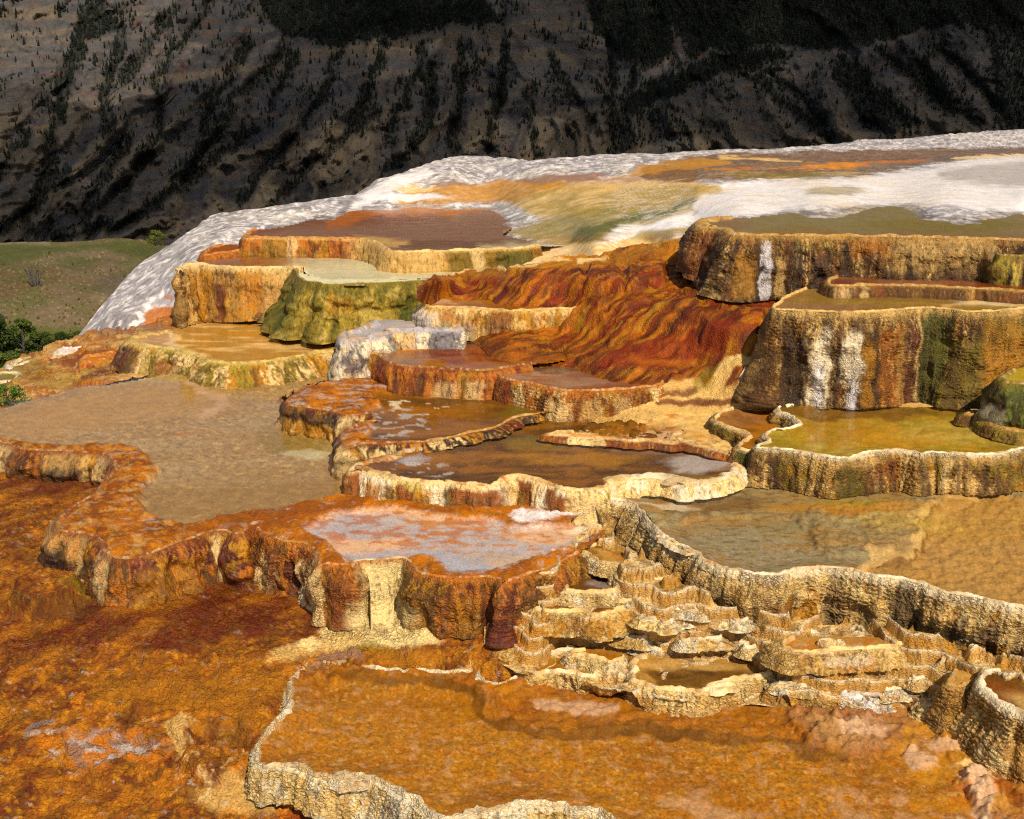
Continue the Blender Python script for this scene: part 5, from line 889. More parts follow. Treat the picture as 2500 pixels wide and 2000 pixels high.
terrace('large amber front pool ringed by a white scalloped dam', 4.05, A_rim, A_back, [(600, .16), (640, .22), (690, .2), (900, .24), (1200, .3), (1600, .34)], pal=('cream', 'offwhite', 'cream', 'sand', 'cream'), wops=[(640, 720, .75, 1, 'sand', .7), (760, 860, .5, .9, 'sand', .6), (800, 1000, .3, .7, 'ochre', .3, .1)],
        rimw=[(600, .04), (650, .06), (700, .06), (2600, .07)], lip=.024, rimcol='offwhite', rops=[('n', 8, .2, .2, 'cream', .7), ('p', NN(720, 1600, 900, 1600, 900, 1650, 700, 1650), 'pink', .8, 6)], bed='amber',
        bops=[('n', 1.6, -.1, .3, 'ochre', .7), ('n', 7, .05, .2, 'orange', .3), ('n', 11, .1, .2, 'bed', .5), ('n', 30, .15, .2, 'brown', .4), ('n', 48, .2, .15, 'rust', .5), ('n', 9, .32, .1, 'pink', .3), ('n', 20, .4, .1, 'sand', .4), ('p', shelf, 'rust', .45, 10), ('n', 5, .05, .2, 'amber', .7, (1500, 1720, 600, 70)), ('l', D2(20, 890, 200, 880, 450, 905, 700, 905, 850, 965, 950, 1060, 1050, 1135, 1200, 1175, 1450, 1195, 1800, 1160, 2156, 1200), 9, 'brown', .75), ('l', D3(0, 1190, 200, 1200, 450, 1205, 650, 1215, 800, 1275, 950, 1315, 1150, 1310), 9, 'brown', .7), ('p', D2(1250, 1010, 1450, 970, 1700, 1020, 1700, 1070, 1500, 1100, 1300, 1080), 'pink', .75, 6), ('p', D3(850, 1100, 1100, 1080, 1200, 1150, 1300, 1280, 1050, 1280, 900, 1250), 'tan', .7, 12),
              ('p', shore, 'mauve', .4, 12), ('n', 5, .0, .2, 'ochre', .6, (2350, 1850, 200, 160)), ('e', 2110, 1770, 60, 24, 'pink', .8), ('p', D3(1430, 1310, 1530, 1270, 1660, 1300, 1690, 1370, 1560, 1370), 'pink', .9, 5), ('p', D3(1590, 1230, 1750, 1190, 1900, 1260, 1830, 1310, 1700, 1270), 'pink', .8, 5), ('p', D3(1750, 1450, 1850, 1390, 1950, 1430, 2060, 1520, 2050, 1650, 2000, 1725, 1900, 1640, 1850, 1560), 'pink', .92, 5), ('n', 9, .25, .12, 'orange', .7, (2390, 1920, 70, 80)), ('p', D3(1850, 1380, 2100, 1380, 2156, 1440, 2156, 1620, 2070, 1520, 1950, 1420), 'rust', .8, 6), ('p', D3(1740, 1380, 1990, 1335, 2000, 1360, 1820, 1400), 'cream', .8, 4), ('p', D3(1850, 1690, 1990, 1690, 1990, 1740, 1850, 1740), 'offwhite', .8, 5), ('p', D3(50, 1540, 250, 1540, 480, 1650, 400, 1725, 200, 1725, 100, 1600), 'pink', .45, 12), ('n', 6, .05, .15, 'pink', .4, (2100, 1960, 160, 50))],
        bumps=[(shelf, .022, 7), (shore, .03, 8), (D3(1430, 1310, 1530, 1270, 1660, 1300, 1690, 1370, 1560, 1370), .025, 5), (D3(1590, 1230, 1750, 1190, 1900, 1260, 1830, 1310, 1700, 1270), .02, 5), (D3(1750, 1450, 1850, 1390, 1950, 1430, 2060, 1520, 2050, 1650, 2000, 1725, 1900, 1640, 1850, 1560), .028, 5), (D3(900, 1110, 1080, 1090, 1180, 1150, 1100, 1180, 950, 1180), .02, 6)],
        flare=.05, colamp=.012, colfreq=5, scal=.013, net=.9, lumps=.03, rnd=.004, step=2.6, wet=.1, depth=.06, bnoise=.012, cell=38, rimnet=.9, wig=.02, seep=.2, seepc='ochre')

# ================================================================== LAND BEYOND
def simple_mat(name, noise_scales, vary=.5, rough=.9, bump=0.0, bumpd=1.0, spec=.2):
    g = N(name)
    at = g.n('Attribute', attribute_name='stain')
    co = g.n('NewGeometry').outputs['Position']
    cur = at.outputs['Color']; hs = None
    for sc in noise_scales:
        n = g.n('TexNoise', i_Scale=sc, i_Detail=5.0, i_Roughness=.65); g.l(co, n.inputs['Vector'])
        v = g.math('MULTIPLY_ADD', n.outputs[0], 2 * vary); g.t.nodes[-1].inputs[2].default_value = 1 - vary
        s = g.n('VectorMath', operation='SCALE'); g.l(cur, s.inputs[0]); g.l(v, s.inputs['Scale']); cur = s.outputs[0]
        hs = n.outputs[0] if hs is None else g.math('ADD', hs, n.outputs[0])
    p = g.n('BsdfPrincipled'); p.inputs['Roughness'].default_value = rough; p.inputs['Specular IOR Level'].default_value = spec
    g.l(cur, p.inputs['Base Color'])
    if bump:
        b = g.n('Bump', i_Strength=bump, i_Distance=bumpd); g.l(hs, b.inputs['Height']); g.l(b.outputs[0], p.inputs['Normal'])
    g.l(p.outputs[0], g.out.inputs[0])
    return g.m


M_ROCK = simple_mat('mountain_rock', (.012, .06, .22), .32, .95, .9, 9.0)
M_HILL = simple_mat('dry_grass_hill', (.08, .9, 4.0), .35, .95, .6, .25)
M_NEEDLE = simple_mat('conifer_needles', (.3,), .4, .8)
M_LEAF = simple_mat('juniper_leaves', (3.0, 12.0), .45, .65)
M_BARK = simple_mat('grey_bark', (6.0,), .4, .9)
M_CLOUD = N('cloud_white')
_d = M_CLOUD.n('BsdfDiffuse'); _d.inputs[0].default_value = (.85, .86, .88, 1)
_t = M_CLOUD.n('BsdfTransparent'); _m = M_CLOUD.n('MixShader'); _m.inputs[0].default_value = .33
M_CLOUD.l(_t.outputs[0], _m.inputs[1]); M_CLOUD.l(_d.outputs[0], _m.inputs[2]); M_CLOUD.l(_m.outputs[0], M_CLOUD.out.inputs[0])
M_CLOUD = M_CLOUD.m

C.update({k: hexa(v) for k, v in dict(rock='5d5b56', rockd='44423f', rocktan='7d6f57', rockred='7a5238', scree='665f55', undergreen='1f2317', grassg='434a1e', drygrass='5c4c30', shrubg='4a5220').items()})

# ---- mountain
mpx = np.arange(-420, 2924, 4.0); mpy = np.arange(-520, 652, 4.0)
MX, MY = np.meshgrid(mpx, mpy)


def mtn_depth(px, py):
    k = np.interp(px, [-300, 300, 800, 1150, 1500, 1800, 2300, 2900], [.75, .85, .6, .15, .1, -.75, -.85, -.8])
    w = px + k * (py - 330) + 34 * fbm(px / 210, py / 150, 3, 33)
    Yb = 2450 + (640 - py) * 1.75
    low = sstep(120, 420, py)
    qx = w / 130 + .35 * fbm(px / 120, py / 120, 3, 8); qy = py / 330 + .25 * fbm(px / 90, py / 120, 3, 9)
    rm = 0; amp = 1.0; wt = 1.0; fq = 1.0
    for o in range(5):
        n = (1 - np.abs(noise(qx * fq + 7.7 * o, qy * fq * (1 + .25 * o) + 3.1 * o, 31 + o)) * 1.35)
        n = np.clip(n, 0, 1) ** 2
        rm = rm + amp * n * wt; wt = np.clip(n * 1.6, 0, 1); amp *= .52; fq *= 2.05
    r1 = np.clip(1.2 - rm, 0, 1) * .6
    rel = -(rm - .8) * 78 * (.5 + .6 * low) + 30 * fbm(px / 160, py / 160, 3, 12) + 10 * fbm(px / 18, py / 18, 3, 13)
    # main ravines and the spur crest that closes the centre
    for pts, dp, wd in GULLY:
        d = dist_line(px + 12 * noise(px / 40, py / 40, 15), py, pts)
        rel = rel + .8 * dp * np.exp(-(d / (wd * .7)) ** 1.3)
    # bedding ledges
    band = noise(px / 900, py / 21 + .012 * px * .4, 21)
    rel = rel + 14 * np.clip(band * 1.6, -.4, .5) * (1 - .7 * low) * sstep(-.2, .3, fbm(px / 150, py / 60, 3, 22))
    # near spur in front of the far wall at the top centre
    far_face = sstep(-30, 30, dist_line(px, py, [(0, 0), (1, 1)]) * 0 + np.where(px > 1200, 1, -1) * 40) * (py < 170) * sstep(1210, 1340, px - .9 * (py - 10)) * (1 - sstep(1480, 1560, px))
    rel = rel + 160 * far_face
    return Yb + rel, r1


GULLY = [(NN(513, 8, 460, 90, 395, 165, 380, 200, 392, 250, 385, 330, 330, 420, 200, 540), 70, 26), (NN(235, 0, 215, 60, 165, 150, 145, 260, 125, 310, 120, 420, 60, 560), 60, 24),
         (NN(700, 120, 590, 220, 540, 300, 430, 440), 40, 22), (NN(910, 280, 860, 317, 772, 397, 685, 480, 660, 520), 70, 20), (NN(620, 320, 526, 392, 420, 470, 292, 551, 125, 585), 80, 26),
         (NN(720, 340, 651, 409, 584, 488), 50, 15), (NN(1050, 160, 1046, 292, 1000, 367, 940, 420), 60, 20), (NN(1126, 190, 1117, 271, 1109, 370), 50, 16), (NN(1222, 190, 1209, 271, 1192, 370), 60, 16), (NN(1293, 220, 1297, 292, 1313, 380), 45, 16),
         (NN(1500, 120, 1490, 240, 1500, 370), 70, 28), (NN(1760, 150, 1900, 240, 2020, 340), 60, 24), (NN(2150, 130, 2260, 220, 2390, 300), 60, 26), (NN(1600, 60, 1560, 180, 1520, 260), 40, 30), (NN(600, 110, 560, 190, 520, 250, 490, 330), 30, 12), (NN(720, 130, 690, 210, 660, 260), 30, 12), (NN(830, 130, 790, 220, 740, 300), 40, 14), (NN(940, 110, 900, 220, 860, 300), 30, 12), (NN(1030, 120, 1010, 200, 960, 300, 940, 350), 30, 12),
         (NN(1130, 100, 1120, 190), 20, 10), (NN(1240, 100, 1230, 180), 20, 10), (NN(1340, 130, 1390, 220, 1440, 300), 40, 14), (NN(300, 60, 280, 160, 250, 240, 270, 330), 35, 12), (NN(420, 20, 350, 130, 300, 200), 30, 12), (NN(160, 420, 90, 500, 0, 560), 50, 20), (NN(320, 340, 260, 430, 190, 520), 40, 16), (NN(1880, 180, 1950, 230, 2010, 300), 50, 16), (NN(2300, 120, 2400, 220, 2480, 310), 50, 18), (NN(60, 330, 0, 420, -80, 520), 50, 26)]
MYd, MR = mtn_depth(MX, MY)
dx, dy, dz = rays(MX, MY)
t = MYd / dy
VX, VZ = dx * t, CAMZ + dz * t
FOREST = [(NN(560, -400, 620, -20, 640, 60, 720, 90, 840, 110, 960, 90, 1080, 70, 1230, 62, 1200, 20, 1130, -60, 1100, -400), .95), (NN(1440, -400, 1430, 0, 1455, 90, 1520, 150, 1610, 165, 1640, 100, 1650, 0, 1660, -400), .9), (NN(1660, -400, 1640, 60, 1690, 140, 1900, 110, 2100, 120, 2300, 60, 2700, 120, 2700, -400), .9),
          (NN(1500, 270, 1560, 220, 1700, 150, 1800, 120, 1940, 130, 1900, 160, 1790, 175, 1700, 200, 1640, 240, 1560, 275), .9), (NN(240, -10, 300, 60, 210, 110, 180, 200, 150, 290, 120, 300, 140, 200, 170, 110, 200, 20), .75), (NN(2050, 130, 2120, 180, 2180, 240, 2260, 310, 2150, 320, 2080, 260, 2020, 190), .75),
          (NN(2200, 100, 2300, 180, 2380, 280, 2330, 300, 2240, 220), .6), (NN(2400, 60, 2600, 60, 2600, 340, 2450, 300), .6), (NN(1500, 260, 1650, 270, 1700, 330, 1520, 370), .45)]


def tree_density(px, py):
    d = np.zeros(px.shape)
    wx = px + 22 * fbm(px / 45, py / 45, 3, 61); wy = py + 22 * fbm(px / 45, py / 45, 3, 62)
    for poly, a in FOREST:
        d = np.maximum(d, a * sstep(-8, 10, sdist(wx, wy, poly)))
    for pts, dp, wd in GULLY:
        d = np.maximum(d, .62 * (1 - sstep(5, 20, dist_line(wx, wy, pts))))
    d = np.maximum(d, .30 * sstep(.1, .45, fbm(px / 70, py / 60, 4, 64)) * (1 - sstep(230, 420, py)))
    return d


MD = tree_density(MX, MY)
s0 = np.full(MX.shape + (3,), 1.0) * C['rock']
mcol = s0
for scx, scy, th, sf, cc, a, sd in ((300, 120, .0, .4, 'rockd', .6, 1), (90, 22, .15, .3, 'scree', .6, 2), (400, 14, .2, .25, 'rocktan', .45, 3), (60, 18, .38, .15, 'rockred', .45, 4), (14, 8, .25, .25, 'rockd', .5, 5)):
    mcol = lerp(mcol, C[cc], a * sstep(th - sf, th + sf, fbm(MX / scx, MY / scy + .05 * MX / scy, 4, sd + 70)))
for pts, w, a in ((NN(376, 196, 450, 190, 522, 180, 650, 165, 793, 125, 860, 110), 14, .6), (NN(863, 125, 1000, 108, 1092, 92, 1230, 80, 1322, 71), 22, .55), (NN(1100, 165, 1176, 150, 1343, 129, 1393, 146), 16, .55), (NN(0, 35, 130, 30), 16, .7), (NN(0, 90, 160, 80), 6, .7), (NN(230, 210, 260, 190, 400, 240), 14, .3), (NN(870, 200, 960, 180, 1040, 190), 14, .4)):
    mcol = lerp(mcol, C['rocktan'], a * (1 - sstep(w * .5, w * 1.3, dist_line(MX + 25 * fbm(MX / 40, MY / 20, 3, 80), MY + 7 * fbm(MX / 25, MY / 25, 3, 81), pts))))
mcol = lerp(mcol, C['rocktan'], .8 * sstep(180, 340, MY) * sstep(.45, .15, MR))
mcol = lerp(mcol, C['undergreen'], np.clip(MD * 1.05, 0, .9))
mcol = lerp(mcol, C['undergreen'], .5 * sstep(.1, .4, fbm(MX / 40, MY / 25, 4, 85)) * sstep(300, 560, MY) )
mountain = tag(new_mesh('mountain', np.stack([VX, MYd, VZ], -1).reshape(-1, 3), grid_faces(*MX.shape), M_ROCK, None, mcol.reshape(-1, 3)), kind='structure')

# ---- conifers on the mountainside


def conifer_mesh(seed, tiers=4, n=6):
    r = random.Random(seed)
    V, Fc = [], []
    for k in range(tiers):
        z0 = .10 + .8 * k / tiers; z1 = z0 + .34 - .02 * k
        rad = .24 * (1 - k / (tiers + .4)) + .03
        b = len(V)
        V.append((r.uniform(-.02, .02), r.uniform(-.02, .02), min(1.0, z1)))
        for j in range(n):
            a = 2 * math.pi * (j + r.uniform(-.3, .3)) / n + k
            q = rad * r.uniform(.65, 1.2)
            V.append((q * math.cos(a), q * math.sin(a), z0 - r.uniform(0, .05)))
        for j in range(n):
            Fc.append((b, b + 1 + j, b + 1 + (j + 1) % n))
    b = len(V)
    for a in (0, 2.1, 4.2):
        V.append((.025 * math.cos(a), .025 * math.sin(a), -.06)); V.append((.02 * math.cos(a), .02 * math.sin(a), .2))
    for j in range(3):
        c, d = b + 2 * j, b + 2 * ((j + 1) % 3)
        Fc += [(c, d, d + 1), (c, d + 1, c + 1)]
    return np.array(V), np.array(Fc)


PROTO = [conifer_mesh(s) for s in range(4)]
rng = np.random.default_rng(5)
cand = 110000
tx_ = rng.uniform(-60, 2560, cand); ty_ = rng.uniform(-60, 600, cand)
ct = np.array(crest_top)
skyl = np.interp(tx_, np.concatenate([[-60, 0, 180, 330, 390], ct[8:, 0]]), np.concatenate([[592, 592, 590, 586, 600], ct[8:, 1]]))
dn = tree_density(tx_, ty_)
keep = (rng.uniform(0, 1, cand) < dn * .75 + .014 * (ty_ < 420)) & (ty_ < skyl + 4)
tx_, ty_, skyl = tx_[keep], ty_[keep], skyl[keep]
sz = rng.uniform(6, 15, len(tx_)) * (.8 + .5 * (rng.uniform(0, 1, len(tx_)) < .25))
td, _ = mtn_depth(tx_, ty_)
ddx, ddy, ddz = rays(tx_, ty_)
tt = td / ddy
PXT, PYT, PZT = ddx * tt, td, CAMZ + ddz * tt
HT = sz * td / FPX
vis = (tx_ > 6) & (tx_ < 2494) & (ty_ > 14) & (ty_ < skyl - 3)
order = np.argsort(-np.where(vis, HT, 0))
ind, rest = order[:300], order[300:]
g0 = hexa('10150d')
tree_me = []
for k, (Vp, Fp) in enumerate(PROTO):
    o = new_mesh('conifer_tree', Vp, Fp, M_NEEDLE, None, np.tile(g0 * (.8 + .15 * k), (len(Vp), 1)), smooth=False)
    tree_me.append(o)
for n_, i in enumerate(ind):
    src = tree_me[n_ % 4]
    o = src if n_ < 4 else src.copy()
    if n_ >= 4: COL.objects.link(o)
    o.location = (PXT[i], PYT[i] - 2, PZT[i]); o.rotation_euler = (0, 0, rng.uniform(0, 6.28)); o.scale = (HT[i] * .95, HT[i] * .95, HT[i])
    tag(o, 'single dark conifer standing on the shaded mountainside', 'tree', 'conifers on the dark mountainside')
Vs, Fs, Cs = [], [], []; nb = 0
for n_, i in enumerate(rest):
    Vp, Fp = PROTO[n_ % 4]
    a = n_ * 2.399; ca, sa = math.cos(a), math.sin(a)
    Vs.append(np.stack([(Vp[:, 0] * ca - Vp[:, 1] * sa) * HT[i] + PXT[i], (Vp[:, 0] * sa + Vp[:, 1] * ca) * HT[i] + PYT[i] - 2, Vp[:, 2] * HT[i] + PZT[i]], -1))
    Fs.append(Fp + nb); nb += len(Vp)
    Cs.append(np.tile(g0 * rng.uniform(.7, 1.3), (len(Vp), 1)))
tag(new_mesh('forest', np.vstack(Vs), np.vstack(Fs), M_NEEDLE, None, np.vstack(Cs), smooth=False), 'dark conifer forest filling the ravines of the mountain', 'forest', kind='stuff')

# ---- grassy hill at the left and the valley floor
hill_ctrl = [(-260, 592, 19.0), (0, 592, 18.95), (170, 591, 18.9), (250, 586, 18.9), (330, 586, 18.9), (400, 602, 18.7), (520, 640, 18.6), (-260, 860, 23.8), (0, 850, 23.7), (150, 840, 23.7), (300, 830, 23.6), (450, 800, 23.2), (150, 700, 20.6), (0, 700, 20.6), (350, 700, 20.7), (550, 740, 21)]
hill = tag(sheet('hill', NN(-260, 594, 0, 593, 60, 592, 110, 593, 170, 592, 215, 588, 250, 585, 300, 584, 340, 586, 390, 597, 450, 612, 560, 650), NN(-260, 930, 560, 900), -260, 560, hill_ctrl, 'drygrass',
    [('n', .06, .1, .3, 'rocktan', .35), ('n', .3, .1, .3, 'shrubg', .5), ('n', 2.0, .3, .2, 'rocktan', .4), ('n', 3.0, .45, .1, 'cream', .2), ('p', NN(-260, 600, 0, 600, 170, 597, 250, 592, 330, 590, 400, 605, 400, 640, 330, 625, 250, 606, 120, 618, 0, 650, -260, 660), 'grassg', .8, 7), ('l', NN(-200, 594, 60, 593, 120, 595), 4, 'rocktan', .6),
     ('e', 190, 640, 60, 14, 'grassg', .4), ('p', NN(-260, 790, 0, 790, 80, 800, 200, 800, 300, 770, 300, 900, -260, 900), 'shrubg', .75, 14), ('e', 300, 700, 70, 30, 'rockd', .3)], M_HILL, 3, 110, .25, .07, 0, 0, (40, 18, 6), seed=51), kind='structure')
ys = np.geomspace(40, 9000, 60); us = np.linspace(-1.1, 1.1, 40)
VY, VU = np.meshgrid(ys, us, indexing='ij')
vh = 26 + np.clip(VY - 130, 0, 3000) * .145
vcol = np.full(VY.shape + (3,), 1.0) * C['drygrass'] * .8
tag(new_mesh('ground', np.stack([VU * VY, VY, CAMZ - vh], -1).reshape(-1, 3), grid_faces(*VY.shape), M_HILL, None, vcol.reshape(-1, 3)), kind='structure')
# travertine continues under the terraces
bx_ = np.linspace(-12, 16, 60); by_ = np.linspace(2.0, 31, 70)
GXb, GYb = np.meshgrid(bx_, by_)
gzb = CAMZ - 5.6 + np.clip((GYb - 8) * .10, -.1, 2.0) - np.clip(-(GXb + 1.5 + GYb * .12), 0, 30) * .8
tag(new_mesh('ground', np.stack([GXb, GYb, gzb], -1).reshape(-1, 3), grid_faces(*GXb.shape), M_GROUND, None, np.tile(C['sand'], (GXb.size, 1)), dict(net=.3, wet=.2)), kind='structure')


def tube(path, r0, r1, V, Fc, n=6):
    P = [Vector(p) for p in path]; b0 = len(V)
    for i, p in enumerate(P):
        d = (P[min(i + 1, len(P) - 1)] - P[max(i - 1, 0)]).normalized()
        a = d.orthogonal().normalized(); c = d.cross(a)
        r = r0 + (r1 - r0) * i / (len(P) - 1)
        for j in range(n):
            t = 2 * math.pi * j / n
            V.append(p + a * (r * math.cos(t)) + c * (r * math.sin(t)))
    for i in range(len(P) - 1):
        for j in range(n):
            k = b0 + i * n
            Fc.append((k + j, k + (j + 1) % n, k + n + (j + 1) % n, k + n + j))


def leafy(name, label, cat, px, py, Y, hpx, wpx, seed, leaf=.05, nclump=30, per=90, cols=('shrubg', 'moss'), group=None, trunk_r=.06, low=.12):
    """tree or bush: tapered trunk with limbs and a crown of many small leaf faces in uneven clumps"""
    r = random.Random(seed); nr = np.random.default_rng(seed)
    ddx, ddy, ddz = rays(px, py); t = Y / ddy
    loc = (float(ddx * t), Y, float(CAMZ + ddz * t))
    H = hpx * Y / FPX; W = wpx * Y / FPX
    root = thing(name, label, cat, loc, group)
    V, Fc = [], []
    cent = []
    for k in range(nclump):
        z = low + (1 - low) * (k + .5) / nclump
        a = r.uniform(0, 6.28); q = math.sqrt(r.uniform(.1, 1)) * W * .5 * (math.sin(math.pi * min(1, z * .85 + .15)) ** .7 + .1)
        cent.append(Vector((q * math.cos(a), q * math.sin(a), z * H * .95)))
    tube([(0, 0, -.15 * H), (.02 * W, 0, .25 * H), (-.03 * W, .02 * W, .55 * H), (0, 0, .85 * H)], trunk_r * H, .012 * H, V, Fc)
    for c in cent[::2]:
        b = Vector((0, 0, max(.05 * H, c.z - .25 * H)))
        tube([b, b.lerp(c, .5) + Vector((0, 0, .03 * H)), c], .02 * H, .005 * H, V, Fc, 5)
    V = [tuple(v) for v in V]
    new_mesh('trunk', V, Fc, M_BARK, root, np.tile(C['dgrey'] * .35, (len(V), 1)), smooth=True)
    LV, LC = [], []
    for c in cent:
        rad = W * r.uniform(.10, .2)
        n = int(per * r.uniform(.6, 1.3))
        p = nr.normal(0, 1, (n, 3)); p /= np.linalg.norm(p, axis=1)[:, None]
        p *= rad * (nr.uniform(.2, 1, (n, 1)) ** .5); p[:, 2] *= .7
        p += np.array(c)
        a = nr.normal(0, 1, (n, 3)); a /= np.linalg.norm(a, axis=1)[:, None]
        b = np.cross(a, nr.normal(0, 1, (n, 3))); b /= np.linalg.norm(b, axis=1)[:, None]
        s = leaf * H * nr.uniform(.5, 1.3, (n, 1))
        LV.append(np.stack([p - a * s - b * s * .5, p + a * s * .3 - b * s * .6, p + a * s + b * s * .2, p - a * s * .2 + b * s * .7], 1).reshape(-1, 3))
        k = nr.uniform(.6, 1.35, (n, 1)); mixv = r.uniform(0, 1)
        cc = (C[cols[0]] * (1 - mixv) + C[cols[1]] * mixv) * k
        LC.append(np.repeat(cc, 4, 0))
    LV = np.vstack(LV); LC = np.vstack(LC)
    new_mesh('crown', LV, np.arange(len(LV)).reshape(-1, 4), M_LEAF, root, LC, smooth=False)
    return root


C.update({k: hexa(v) for k, v in dict(jun1='3c4a1c', jun2='57602a', jun3='2c3a18', willow='6b6f2a', bush1='55752a', bush2='3d5a20').items()})
jn = [(8, 905, 158, 95, 'tallest dark juniper at the left edge below the hill'), (62, 884, 112, 80, 'dark juniper just right of the tallest one, below the hill'), (112, 880, 72, 78, 'low spreading juniper in the middle of the row below the hill'), (-20, 960, 120, 110, 'juniper cut by the left edge in front of the tallest one'), (155, 868, 62, 60, 'small rounded juniper near the end of the row below the hill'), (40, 935, 80, 90, 'low dark juniper bush right behind the orange bank tip'), (96, 905, 50, 90, 'low olive juniper bush between the bank and the middle junipers'), (193, 852, 46, 46, 'smallest dark juniper nearest to the white crest')]
for k, (a, b, h_, w_, lab) in enumerate(jn):
    leafy('juniper_tree', lab, 'tree', a, b, 80 - (3 * (b - 880) / 20), h_, w_, 100 + k, .03, 34, 120, ('jun1', 'jun2') if k % 2 else ('jun3', 'jun1'), 'junipers below the hill', .04)
leafy('willow_bush', 'round olive-green bush on the hilltop beside the white crest', 'bush', 381, 603, 118, 40, 46, 131, .035, 26, 90, ('willow', 'grassg'), None, .03)
leafy('pine_shrub', 'bright green leafy shrub at the left edge beside the long pool', 'shrub', 22, 1000, 12.6, 66, 110, 133, .05, 22, 46, ('bush1', 'bush2'), None, .03)
# sagebrush tufts on the hill
hv = np.empty(len(hill.data.vertices) * 3); hill.data.vertices.foreach_get('co', hv); hv = hv.reshape(-1, 3)[6 * 60:]
pick = hv[rng.choice(len(hv), 1100)]
tuft = np.array([(-.5, 0, 0), (.5, 0, 0), (.35, .1, 1), (-.4, -.1, .9)])
TV, TC = [], []
for p in pick:
    s_ = rng.uniform(.06, .2) * (1.6 if rng.uniform() < .06 else 1)
    for a in rng.uniform(0, 6.28, 3):
        q = tuft * s_
        TV.append(np.stack([q[:, 0] * math.cos(a) - q[:, 1] * math.sin(a), q[:, 0] * math.sin(a) + q[:, 1] * math.cos(a), q[:, 2]], 1) + p)
    TC.append(np.tile((C['shrubg'] if rng.uniform() < .3 else C['drygrass']) * rng.uniform(.7, 1.3), (12, 1)))
TV = np.vstack(TV)
tag(new_mesh('grass', TV, np.arange(len(TV)).reshape(-1, 4), M_LEAF, None, np.vstack(TC), smooth=False), 'low sagebrush and grass tufts scattered over the brown hill', 'grass', kind='stuff')
# leafless shrub on the hill
ddx, ddy, ddz = rays(88, 690.0); t = 112 / ddy
root = thing('dead_shrub', 'bare grey leafless shrub standing alone on the brown hillside', 'shrub', (float(ddx * t), 112, float(CAMZ + ddz * t)))
V, Fc = [], []
r = random.Random(3)
for k in range(16):
    x0 = r.uniform(-.7, .7); a = r.uniform(-.5, .5); L_ = r.uniform(.7, 1.9)
    p0 = Vector((x0, r.uniform(-.3, .3), -.2)); p1 = p0 + Vector((a * .4, r.uniform(-.2, .2), L_ * .6)); p2 = p0 + Vector((a, r.uniform(-.3, .3), L_))
    tube([p0, p1, p2], .05, .015, V, Fc, 4)
    for q in range(3):
        s_ = p1.lerp(p2, r.uniform(0, .9)); tube([s_, s_ + Vector((r.uniform(-.35, .35), r.uniform(-.2, .2), r.uniform(.15, .45)))], .025, .01, V, Fc, 3)
new_mesh('branches', [tuple(v) for v in V], np.array(Fc), M_BARK, root, np.tile(C['dgrey'] * .5, (len(V), 1)))

# ================================================================== LIGHT
SUN_EL, SUN_AZ = math.radians(45), math.radians(158)       # azimuth measured clockwise from the viewing direction
sv = Vector((math.sin(SUN_AZ) * math.cos(SUN_EL), math.cos(SUN_AZ) * math.cos(SUN_EL), math.sin(SUN_EL)))
sd_ = bpy.data.lights.new('sun', 'SUN'); sd_.energy = 4.3; sd_.angle = math.radians(.5); sd_.color = (1.0, .91, .76)
so = bpy.data.objects.new('sun', sd_); COL.objects.link(so)
so.rotation_euler = sv.to_track_quat('Z', 'Y').to_euler(); so.location = sv * 50
W = bpy.data.worlds.new('World'); SC.world = W; W.use_nodes = True
nt = W.node_tree; nt.nodes.clear()
sk = nt.nodes.new('ShaderNodeTexSky'); sk.sky_type = 'NISHITA'; sk.sun_disc = False; sk.sun_elevation = SUN_EL; sk.sun_rotation = SUN_AZ
bg = nt.nodes.new('ShaderNodeBackground'); bg.inputs[1].default_value = .09
wo = nt.nodes.new('ShaderNodeOutputWorld')
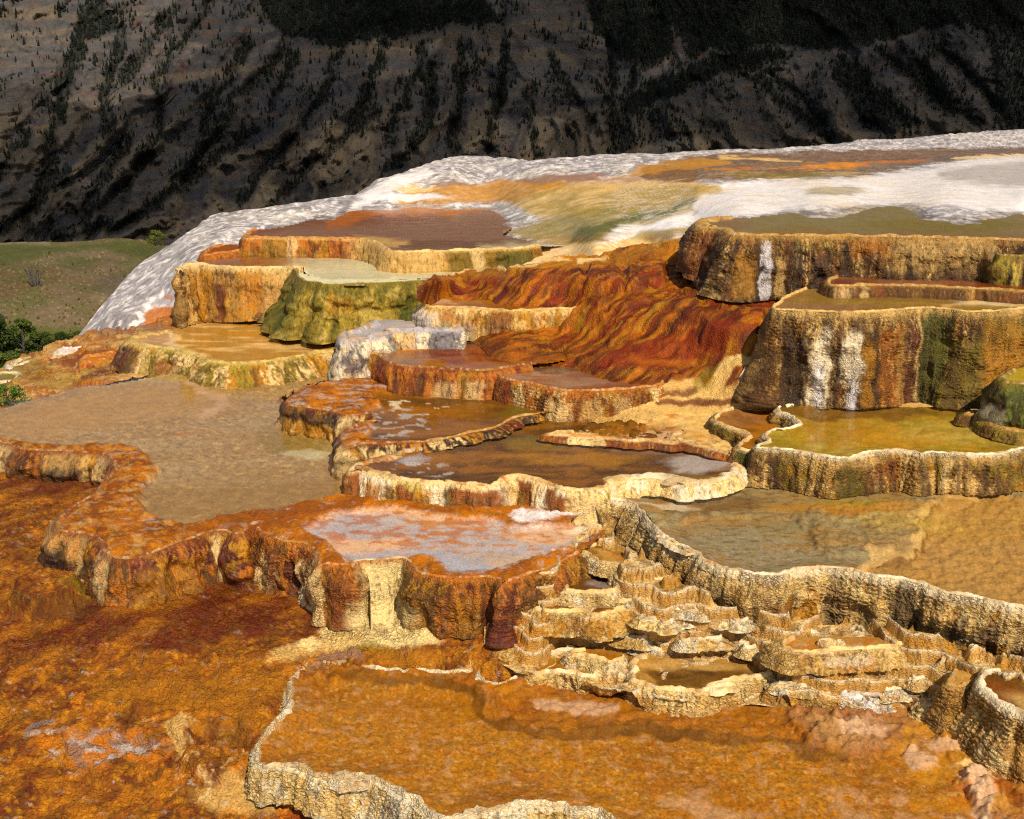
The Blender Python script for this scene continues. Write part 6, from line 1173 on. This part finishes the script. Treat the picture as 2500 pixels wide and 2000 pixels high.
nt.links.new(sk.outputs[0], bg.inputs[0]); nt.links.new(bg.outputs[0], wo.inputs[0])

# ---- the cloud bank whose shadow lies over the mountain (above the frame)
CZ = 1500.0
r = random.Random(11)
def ico(sub=3):
    import bmesh
    bm = bmesh.new(); bmesh.ops.create_icosphere(bm, subdivisions=sub, radius=1)
    v = np.array([w.co[:] for w in bm.verts]); bm.verts.index_update(); f = np.array([[w.index for w in q.verts] for q in bm.faces]); bm.free()
    return v, f
iv, if_ = ico(3)
Vs, Fs = [], []; nb = 0
off = sv / sv.z
for gx in np.arange(-2600, 2700, 330):
    for gy in np.arange(2150, 5200, 330):
        if gx < -900 + 0.15 * (gy - 2300) and gy > 2900: continue
        tz = (gy - 2400) * .6 - 350
        hgt = CZ - tz
        x = gx + off.x * hgt + r.uniform(-90, 90); y = gy + off.y * hgt + r.uniform(-90, 90)
        s = np.array([r.uniform(270, 380), r.uniform(270, 380), r.uniform(110, 190)])
        d = 1 + .22 * fbm(iv[:, 0] * 1.6 + gx, iv[:, 1] * 1.6 + iv[:, 2] * 1.3 + gy, 3, 5)
        Vs.append(iv * d[:, None] * s + np.array([x, y, CZ + r.uniform(-60, 60)])); Fs.append(if_ + nb); nb += len(iv)
tag(new_mesh('cloud', np.vstack(Vs), np.vstack(Fs), M_CLOUD, None, None), kind='structure')

# ================================================================== CAMERA
cam = bpy.data.cameras.new('camera'); cam.sensor_width = 36; cam.sensor_fit = 'HORIZONTAL'; cam.lens = FPX / 2500 * 36
cam.clip_start = .05; cam.clip_end = 20000
co_ = bpy.data.objects.new('camera', cam); COL.objects.link(co_)
co_.location = (0, 0, CAMZ); co_.rotation_euler = (math.pi / 2 - PITCH, 0, 0)
SC.camera = co_
SC.view_settings.view_transform = 'Standard'; SC.view_settings.look = 'None'; SC.view_settings.gamma = 1; SC.view_settings.exposure = 0.2
SC.cycles.max_bounces = 6; SC.cycles.transparent_max_bounces = 24; SC.cycles.use_denoising = False; SC.cycles.filter_width = 1.2
SC.cycles.sample_clamp_indirect = 6
